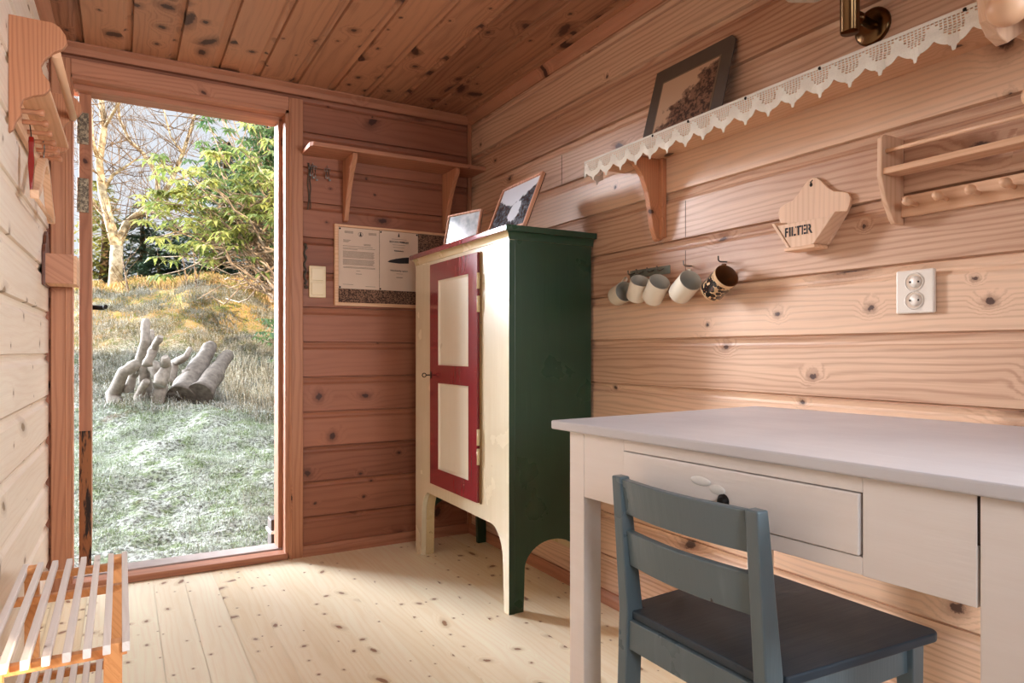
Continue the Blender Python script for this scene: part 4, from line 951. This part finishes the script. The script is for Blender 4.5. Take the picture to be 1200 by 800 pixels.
def at(px, py, D):      # point seen at that pixel at depth D, for laying out the slope
    u = (px-600)/800; v = (411-py)/800; s, c = math.sin(YAW), math.cos(YAW)
    return Vector(((s+c*u)*D, (c-s*u)*D, 0.95+v*D))
prof_t = [(2.0, -0.35), (3.4, -0.13), (4.2, -0.06), (5.0, 0.03), (6.2, 0.20), (7.4, 0.34), (8.4, 0.52), (9.2, 0.90), (10.2, 1.20), (11.3, 1.55), (12.4, 1.90), (13.5, 2.0), (16, 1.9), (24, 2.0), (60, 2.6)]
def ground(x, y, rough=True):
    d = y + 0.16*(x-0.6)*(1 if x < 6 else 0) if x < 0.6 else y - 0.18*(min(x, 5)-0.6)
    for (a, za), (b, zb) in zip(prof_t, prof_t[1:]):
        if d <= b: z = za+(zb-za)*max(0, (d-a)/(b-a)); break
    else: z = 2.6
    if x < -2.5: z -= (min(-x, 9)-2.5)*0.30     # the slope falls away to the open left
    if rough:
        p = Vector((x, y, 0))
        k = min(1, max(0, (y-3.3)/1.5))
        z += k*(0.16*noise.noise(p*0.7)+0.09*noise.noise(p*2.1)+0.045*noise.noise(p*5.3)) + 0.018*noise.noise(p*13)+0.010*noise.noise(p*31)
        m = math.exp(-(((x-1.35)/1.0)**2+((y-11.8)/1.2)**2)); z += 0.42*m
    return z
def terrain():
    mb = MB(); xs = []; x = -14.0
    while x < 12: xs.append(x); x += 0.05 if -1.0 < x < 3.0 else 0.6
    ys = []; y = YB+0.13
    while y < 40: ys.append(y); y += 0.035 if y < 6 else (0.06 if y < 14 else 1.0)
    g = [[mb.bm.verts.new((a, b, ground(a, b))) for a in xs] for b in ys]
    for j in range(len(ys)-1):
        for i in range(len(xs)-1): f = mb.bm.faces.new([g[j][i], g[j][i+1], g[j+1][i+1], g[j+1][i]]); f.smooth = True
    return mb
def ground_mat():
    q = NT('frosted_grassy_slope'); P = q.tc.outputs['Object']
    sp = q.t.nodes.new('ShaderNodeSeparateXYZ'); q.t.links.new(P, sp.inputs[0])
    n1 = q.noise(P, 1.6, 4, 0.6); n2 = q.noise(P, 9, 5, 0.7); n3 = q.noise(P, 38, 4, 0.75)
    frost = q.mix(q.smooth(n3, 0.38, 0.62), lin((62,60,52)), lin((160,164,154)))
    grass = q.mix(q.smooth(n3, 0.3, 0.7), lin((48,58,34)), lin((116,130,88)))
    c = q.mix(q.smooth(n2, 0.42, 0.66), frost, grass)
    c = q.mix(q.smooth(q.math('ADD', n1, q.math('MULTIPLY', n2, 0.4)), 0.86, 0.98), c, lin((96,80,66)))
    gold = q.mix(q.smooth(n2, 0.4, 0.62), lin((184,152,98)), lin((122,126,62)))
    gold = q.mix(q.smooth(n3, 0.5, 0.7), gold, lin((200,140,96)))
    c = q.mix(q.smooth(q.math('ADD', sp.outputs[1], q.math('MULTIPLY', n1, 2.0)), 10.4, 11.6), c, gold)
    return q.fin(c, 0.9, q.bump(q.math('ADD', n3, n2), 0.8, 0.03), 0.2)
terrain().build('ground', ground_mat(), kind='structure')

def grassm(name, c1, c2, c3):
    q = NT(name); oi = q.noise(q.tc.outputs['Object'], 4.0, 3, 0.6); n3 = q.noise(q.tc.outputs['Object'], 60, 2)
    c = q.mix(q.smooth(oi, 0.40, 0.6), lin(c1), lin(c2)); c = q.mix(q.smooth(n3, 0.5, 0.62), c, lin(c3))
    return q.fin(c, 0.85, None, 0.15)
def blades(n, region, hmin, hmax, wd, lean=0.8, seed=1):
    rng = random.Random(seed); mb = MB(); made = 0
    while made < n:
        px = rng.uniform(region[0], region[1]); D = region[2]+(region[3]-region[2])*rng.random()**0.8
        p = at(px, 400, D); cl = noise.noise(Vector((p.x*2.3, p.y*2.3, 5)))
        if cl < -0.15 and rng.random() < 0.6: continue
        z = ground(p.x, p.y); made += 1
        a = rng.uniform(0, 2*PI); ln = rng.uniform(hmin, hmax)*(1+cl); le = rng.uniform(0.2, lean)
        d = Vector((math.cos(a), math.sin(a), 0)); sd2 = Vector((-d.y, d.x, 0))*wd*rng.uniform(0.6, 1.3)
        b = Vector((p.x, p.y, z-0.005)); m = b+Vector((0,0,ln*0.6))+d*ln*le*0.35; t = b+Vector((0,0,ln*(0.9-0.5*le)))+d*ln*le
        v = [mb.bm.verts.new(q_) for q_ in (b-sd2, b+sd2, m+sd2*.7, m-sd2*.7, t)]
        mb.bm.faces.new(v[:4]); mb.bm.faces.new([v[3], v[2], v[4]])
    return mb
blades(26000, (85, 350, 3.45, 6.6), 0.015, 0.055, 0.0016, 1.3, 1).build('frosted_grass', grassm('frosted_short_grass', (150,156,142), (112,128,86), (176,182,170)), kind='stuff', label='short frosted grass covering the slope just outside the doorway', cat='grass')
blades(30000, (85, 350, 6.4, 10.8), 0.04, 0.13, 0.0032, 1.3, 2).build('frosted_grass', grassm('frosted_long_grass', (150,146,134), (120,114,86), (182,184,178)), kind='stuff', label='tangled frosted grass higher on the slope around the roots', cat='grass')
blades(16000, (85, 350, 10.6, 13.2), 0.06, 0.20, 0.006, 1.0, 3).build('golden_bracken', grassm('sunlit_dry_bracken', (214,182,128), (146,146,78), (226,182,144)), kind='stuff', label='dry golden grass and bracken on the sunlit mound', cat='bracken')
blades(1700, (262, 345, 6.8, 8.8), 0.12, 0.34, 0.003, 1.0, 4).build('tall_reeds', grassm('pale_dry_reeds', (186,176,152), (150,138,108), (206,200,184)), kind='stuff', label='tall pale dry grass stems right of the old roots', cat='grass')

# weathered roots and logs
def limb(mb, pts, r0, r1, n=10, seed=0):
    rng = random.Random(seed); P = [Vector(p) for p in pts]; out_ = []; rr = []
    m = len(P)-1
    for i in range(m):
        for j in range(5):
            t = j/5; out_.append(P[i].lerp(P[i+1], t)+Vector((rng.uniform(-1,1), rng.uniform(-1,1), rng.uniform(-1,1)))*0.006); s_ = (i+t)/m; rr.append((r0+(r1-r0)*s_)*(1+0.09*math.sin(s_*13+seed)))
    out_.append(P[-1]); rr.append(r1*0.8)
    mb.tube(out_, rr, n)
root = empty('tree_roots', at(165, 490, 6.6), label='pale weathered uprooted tree roots with upright prongs on the slope', cat='roots')
Dr = 6.6
mains = [([(138,490),(133,462),(145,435),(165,424),(170,400),(171,374)], .085, .05), ([(166,440),(172,415),(177,398),(178,388)], .06, .035), ([(172,428),(180,408),(188,394)], .055, .04),
         ([(168,478),(172,455),(168,430),(160,425)], .07, .06), ([(182,480),(188,455),(184,435),(175,425)], .08, .07), ([(186,452),(195,430),(193,418)], .08, .05), ([(150,460),(155,440),(165,428)], .06, .05), ([(200,450),(205,425),(218,418),(223,407)], .065, .03), ([(160,482),(164,462),(172,446)], .06, .045)]
for i, (pts, r0, r1) in enumerate(mains):
    mb = MB(); limb(mb, [at(px, py, Dr+0.12*math.sin(i*2.3)+(0.08*(k % 2))+(0.5 if px > 195 else 0)) for k, (px, py) in enumerate(pts)], r0*.82, r1*.82, 10, i)
    mb.build('root_limb', DRIFT, root)
BARK = plain('grey_flaking_bark', (126,116,106), 0.9, var=90, scale=22)
for i, (a, b, r0, r1, lab) in enumerate((((212,466),(248,404), .13, .07, 'grey bark log leaning up the slope, nearer the pale roots'), ((235,462),(268,414), .12, .06, 'grey bark log leaning up the slope, right of its neighbour'))):
    mb = MB(); A = at(*a, 6.8); Bv = at(*b, 7.6)
    limb(mb, [A, A.lerp(Bv, .33), A.lerp(Bv, .66), Bv], r0, r1, 14, i+20)
    mb.build('fallen_log', BARK, label=lab, cat='log')
mb = MB(); limb(mb, [at(203,470,6.8), at(215,448,7.0), at(224,436,7.1)], .09, .07, 10, 33); mb.build('fallen_log', BARK, label='short mossy stump piece between the pale roots and the logs', cat='log')

# ------------------------------------------------------------------ trees and shrubs
def bark_mat(name, c1, c2):
    q = NT(name); n1 = q.noise(q.tc.outputs['Object'], 9, 5, 0.7)
    return q.fin(q.mix(q.smooth(n1, 0.38, 0.6), lin(c1), lin(c2)), 0.9, q.bump(n1, 0.6, 0.02), 0.2)
BIRCH = bark_mat('pale_lichen_bark', (206,192,164), (146,126,96))
TWIG = bark_mat('brown_twigs', (142,118,90), (88,70,54))
TWIG_L = bark_mat('light_bare_stems', (182,160,136), (128,108,88))
def leafm(name, c1, c2, scale=1.2, tr=0.35):
    q = NT(name); n1 = q.noise(q.tc.outputs['Object'], scale, 3, 0.6); n2 = q.noise(q.tc.outputs['Object'], 12, 2)
    c = q.mix(q.smooth(q.math('ADD', n1, q.math('MULTIPLY', n2, 0.5)), 0.6, 0.9), lin(c1), lin(c2))
    t = q.t.nodes.new('ShaderNodeBsdfTranslucent'); q.put(t.inputs[0], c)
    mx = q.t.nodes.new('ShaderNodeMixShader'); mx.inputs[0].default_value = tr
    q.fin(c, 0.45, None, 0.4)
    q.t.links.new(q.b.outputs[0], mx.inputs[1]); q.t.links.new(t.outputs[0], mx.inputs[2]); q.t.links.new(mx.outputs[0], q.o.inputs[0])
    return q.m
def branchy(mb, p, d, ln, r, depth, rng, spread=0.7, up=0.15, n=6, tips=None, kids=3, seg=4):
    pts = [p.copy()]; rr = [r]; q = p.copy(); dd = d.normalized()
    for i in range(seg):
        dd = (dd + Vector((rng.uniform(-1,1), rng.uniform(-1,1), rng.uniform(-1,1)))*0.22 + Vector((0,0,up*0.4))).normalized()
        q = q + dd*ln/seg; pts.append(q.copy()); rr.append(r*(1-0.55*(i+1)/seg))
    mb.tube(pts, rr, n if depth > 1 else 4, cap=False)
    if depth == 0:
        if tips is not None: tips.append((pts[-1], dd.copy()))
        return
    for k in range(kids):
        t = rng.randint(max(1, seg//2), seg); a = Vector((rng.uniform(-1,1), rng.uniform(-1,1), rng.uniform(-0.6,1)))
        nd = (dd + a*spread).normalized()
        branchy(mb, pts[t], nd, ln*rng.uniform(0.55, 0.8), rr[t]*0.7, depth-1, rng, spread, up, n, tips, kids, seg)
def lay(path, D, jit=0.25, seed=0):
    rng = random.Random(seed); return [at(px, py, D+rng.uniform(-jit, jit)) for px, py in path]

# the lichen-pale forked tree at the left
t1 = empty('forked_tree', at(135, 368, 11.6), label='pale-barked forked bare tree at left of the doorway view', cat='tree')
mb = MB(); rng = random.Random(5)
base = at(135, 372, 11.6)
stem = [at(134,380,11.6), at(134,350,11.6), at(136,315,11.6), at(137,288,11.6)]
mb.tube([stem[0]]+[stem[0].lerp(stem[1], .5)]+stem[1:], [.14, .12, .11, .10, .095], 12)
limbs = [([(137,292),(128,258),(120,225),(116,190),(122,150),(118,110),(112,60)], .085, .035), ([(137,290),(148,262),(168,246),(186,234),(200,214),(214,180),(224,150),(232,118)], .075, .02),
         ([(186,234),(184,205),(168,180),(152,165),(140,140),(136,90)], .045, .018), ([(120,225),(132,205),(146,196),(160,186)], .035, .012), ([(116,190),(108,165),(106,130),(98,80)], .04, .02),
         ([(122,150),(140,120),(150,80)], .03, .012), ([(168,246),(190,250),(215,240)], .03, .01), ([(200,214),(222,205),(245,190),(262,184)], .03, .01), ([(128,258),(115,245),(106,232)], .04, .02), ([(214,180),(200,160),(192,130),(190,90)], .02, .008)]
tips = []; tw = MB()
for i, (pp, r0, r1) in enumerate(limbs):
    P = lay(pp, 11.6+(0.3*math.sin(i)), 0.12, i); P[0] = at(*pp[0], 11.6)
    m = len(P); mb.tube(P, [r0+(r1-r0)*k/(m-1) for k in range(m)], 8)
    for k in range(1, m):
        for _ in range(5):
            d = Vector((rng.uniform(-1,1), rng.uniform(-0.6,0.6), rng.uniform(-0.2,1)))
            branchy(tw, P[k].lerp(P[k-1], rng.random()), d, rng.uniform(0.35, 0.8), 0.009, 2, rng, 0.8, 0.1, 4, tips, 3, 3)
mb.build('trunk', BIRCH, t1); tw.build('twigs', TWIG, t1)
# saplings in the mound
for i, (x0, y0, x1, y1, lab) in enumerate(((225,400,214,300,'thin bare sapling, left of the pair on the mound'), (231,398,226,290,'thin bare sapling, right of the pair on the mound'), (152,378,143,300,'thin bare sapling growing just right of the forked tree'))):
    mb = MB(); A = at(x0, y0, 10.2); B_ = at(x1, y1, 10.6); mb.tube([A, A.lerp(B_, .5)+Vector((.03,0,0)), B_], [.02, .014, .007], 6)
    for k in range(7): branchy(mb, A.lerp(B_, .35+.09*k), Vector((rng.uniform(-1,1), 0, 1)), .35, .006, 0, rng, .5, .2, 4, None, 2, 3)
    mb.build('sapling', TWIG, label=lab, cat='sapling')

# rhododendron with drooping leaf whorls and bare lower stems
def whorl(mb, p, rng, ls=0.13, nl=9):
    a0 = rng.uniform(0, 2*PI)
    ax_ = Vector((rng.uniform(-.5,.5), rng.uniform(-.5,.3), 1)).normalized()
    for k in range(nl):
        a = a0+2*PI*k/nl+rng.uniform(-.2,.2); h = Vector((math.cos(a), math.sin(a), 0)); L = ls*rng.uniform(.75, 1.15); dr_ = rng.uniform(.15, 1.1)
        wd = L*0.17; s_ = Vector((-h.y, h.x, 0))*wd
        p1 = p+h*L*.5+Vector((0,0,L*.10-dr_*L*.15)); p2 = p+h*L*.92+Vector((0,0,-dr_*L*.62))
        v = [mb.bm.verts.new(q_) for q_ in (p, p1+s_, p2, p1-s_, p1+Vector((0,0,-wd*.25)))]
        mb.bm.faces.new([v[0], v[1], v[4]]); mb.bm.faces.new([v[1], v[2], v[4]]); mb.bm.faces.new([v[2], v[3], v[4]]); mb.bm.faces.new([v[3], v[0], v[4]])
def rhodo(name, D, roots, targets, seed, leafmat, label, nper=3, ls=0.13):
    rng = random.Random(seed); rt = empty(name, at(*roots[0], D), label=label, cat='shrub'); mb = MB(); lf = MB()
    for (tx, ty) in targets:
        r0 = rng.choice(roots); A = at(*r0, D+rng.uniform(-.3,.5)); B_ = at(tx, ty, D+rng.uniform(-.8, .6))
        pts = []
        for k in range(7):
            t = k/6; q_ = A.lerp(B_, t)+Vector((rng.uniform(-1,1), rng.uniform(-1,1), rng.uniform(-1,1)))*0.09*math.sin(PI*t) + Vector((0,0,-0.30*math.sin(PI*t)*rng.uniform(0,1)))
            pts.append(q_)
        mb.tube(pts, [.022-.0028*k for k in range(7)], 6)
        for k in range(nper):
            s_ = pts[rng.randint(3, 6)]; d = Vector((rng.uniform(-1,1), rng.uniform(-1,.4), rng.uniform(-.2,.9))).normalized(); e = s_+d*rng.uniform(.08,.32)
            mb.tube([s_, s_.lerp(e, .5)+Vector((0,0,-.01)), e], [.007, .005, .004], 4)
            whorl(lf, e, rng, ls, rng.randint(7, 10))
        whorl(lf, pts[-1], rng, ls, 9)
    mb.build('stems', TWIG_L, rt); lf.build('foliage', leafmat, rt)
rng = random.Random(11)
LEAF_Y = leafm('yellow_green_leaves', (94,112,58), (168,168,92), 1.6)
LEAF_G = leafm('mid_green_leaves', (56,84,52), (108,130,78), 1.3)
tg = []
for _ in range(46):      # nearer, yellow-lit shelf of leaves
    x = rng.uniform(168, 330); top = 205-(x-168)*0.32; tg.append((x, rng.uniform(top, min(325, top+125))))
rhodo('rhododendron', 8.9, [(352,345),(352,300),(352,265),(350,230)], tg, 21, LEAF_Y, 'large rhododendron with yellow-green drooping leaves and bare stems, at right', 4, 0.17)
tg = [(rng.uniform(235, 345), rng.uniform(105, 260)) for _ in range(60)]
rhodo('rhododendron', 10.4, [(356,340),(358,280),(356,230)], tg, 22, LEAF_G, 'mid-green rhododendron behind and above the yellow-green one', 4, 0.17)
tg = [(rng.uniform(312, 340), rng.uniform(358, 395)) for _ in range(8)]
rhodo('rhododendron', 8.6, [(345,400)], tg, 23, LEAF_G, 'low fresh green rhododendron sprig at right edge of the doorway', 3, 0.12)
tg = [(rng.uniform(182, 250), rng.uniform(138, 165)) for _ in range(6)]
# tangle of bare stems low at right
mb = MB(); rng2 = random.Random(31)
for k in range(46):
    A = at(rng2.uniform(322, 350), rng2.uniform(300, 360), 9.0+rng2.uniform(-.4,.4)); B_ = at(rng2.uniform(225, 300), rng2.uniform(235, 345), 9.0+rng2.uniform(-.5,.5))
    pts = []
    for j in range(9):
        t = j/8; pts.append(A.lerp(B_, t)+Vector((rng2.uniform(-1,1), rng2.uniform(-1,1), rng2.uniform(-1,1)))*0.07+Vector((0,0,.12*math.sin(t*5+k))))
    mb.tube(pts, [.016-.0014*j for j in range(9)], 5)
mb.build('bare_shrub', TWIG_L, label='tangle of bare pale curving stems under the rhododendron leaves', cat='shrub')

# conifers behind
FIR = leafm('dark_fir_needles', (36,58,48), (66,88,62), 2.5, 0.1)
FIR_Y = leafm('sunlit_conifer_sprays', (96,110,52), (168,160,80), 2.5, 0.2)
def conifer(px, D, ztop, R, label, matl, seed, dens=1.0, zb=None):
    rng = random.Random(seed); p = at(px, 400, D); z0 = ground(p.x, p.y, False)-0.1; hh = ztop-z0
    rt = empty('conifer', (p.x, p.y, z0), label=label, cat='conifer', group='conifers behind the mound')
    MB().tube([(p.x, p.y, z0), (p.x+.05, p.y, z0+hh*.5), (p.x, p.y, ztop)], [.12, .07, .015], 8).build('trunk', TWIG, rt)
    mb = MB(); nb_ = int(hh*52*dens)
    for i in range(nb_):
        t = rng.random()**0.9; z = z0+hh*(0.02+0.97*t); r = R*(1-t)**0.8*rng.uniform(.6, 1.05)+.08; a = rng.uniform(0, 2*PI); h = Vector((math.cos(a), math.sin(a), 0))
        b0 = Vector((p.x, p.y, z)); e = b0+h*r+Vector((0,0,-r*rng.uniform(.1,.5))); s_ = Vector((-h.y, h.x, 0))
        nseg = max(4, int(r/0.07))
        for j in range(nseg):
            u = (j+1)/nseg; c_ = b0.lerp(e, u)+Vector((0,0,.1*r*math.sin(u*PI)))
            for sg in (-1, 1):
                for _ in range(2):
                    L = rng.uniform(.12,.26)*(1.15-u*.5); dv = (s_*sg+h*rng.uniform(.2,.9)+Vector((0,0,rng.uniform(-.6,.15)))).normalized(); wv = dv.cross(Vector((0,0,1))).normalized()*L*.16
                    v = [mb.bm.verts.new(q_) for q_ in (c_, c_+dv*L*.5+wv, c_+dv*L, c_+dv*L*.5-wv)]; mb.bm.faces.new(v)
    mb.build('foliage', matl, rt)
conifer(205, 14.2, 3.7, 1.5, 'dark conifer rising behind the gap between tree and rhododendron', FIR, 1)
conifer(262, 13.8, 5.2, 1.8, 'tall dark conifer behind the rhododendron', FIR, 2)
conifer(312, 14.0, 6.0, 2.0, 'tall dark conifer at the right edge of the doorway view', FIR, 3)
conifer(165, 14.8, 4.2, 1.5, 'dark conifer seen just right of the forked trunk', FIR, 4)
conifer(120, 14.5, 4.6, 1.1, 'yellow-lit conifer behind the forked tree, at left edge', FIR_Y, 5, 0.8)
conifer(352, 13.8, 6.0, 1.4, 'dark conifer partly hidden by the right door jamb', FIR, 6)
conifer(250, 12.9, 3.6, 1.6, 'low broad conifer just behind the mound', FIR, 7)
conifer(185, 13.8, 3.0, 1.1, 'low dark conifer left of the mound, behind the saplings', FIR, 8)
# outdoor bench end and wooden step at the right of the doorway
bn = empty('garden_bench', at(330, 560, 6.0), label='end of a white slatted garden bench outside at right', cat='bench')
for k in range(4):
    A = at(302, 534+k*3.6, 5.6-0.05*k); MB().box((A.x, A.y-0.02, A.z-0.006), (A.x+0.7, A.y+0.02, A.z+0.006)).build('slat', plain('pale_slat', (222,220,216), 0.6), bn)
A = at(322, 545, 5.6); MB().box((A.x+.25, A.y-0.2, ground(A.x+.25, A.y)-.1), (A.x+.29, A.y+0.1, A.z-0.004)).build('leg', DRIFT, bn)
st_ = empty('wooden_step', (0.66, 3.62, -0.2), label='dark weathered wooden post stub outside beside the right jamb', cat='post')
MB().box((0.655, 3.58, -0.25), (0.80, 3.68, 0.10)).build('post', plain('dark_wet_wood', (84,66,54), 0.7, var=40, scale=18), st_, bevel=0.006)
MB().box((0.650, 3.57, 0.03), (0.81, 3.69, 0.045)).build('strap', SLAT, st_)
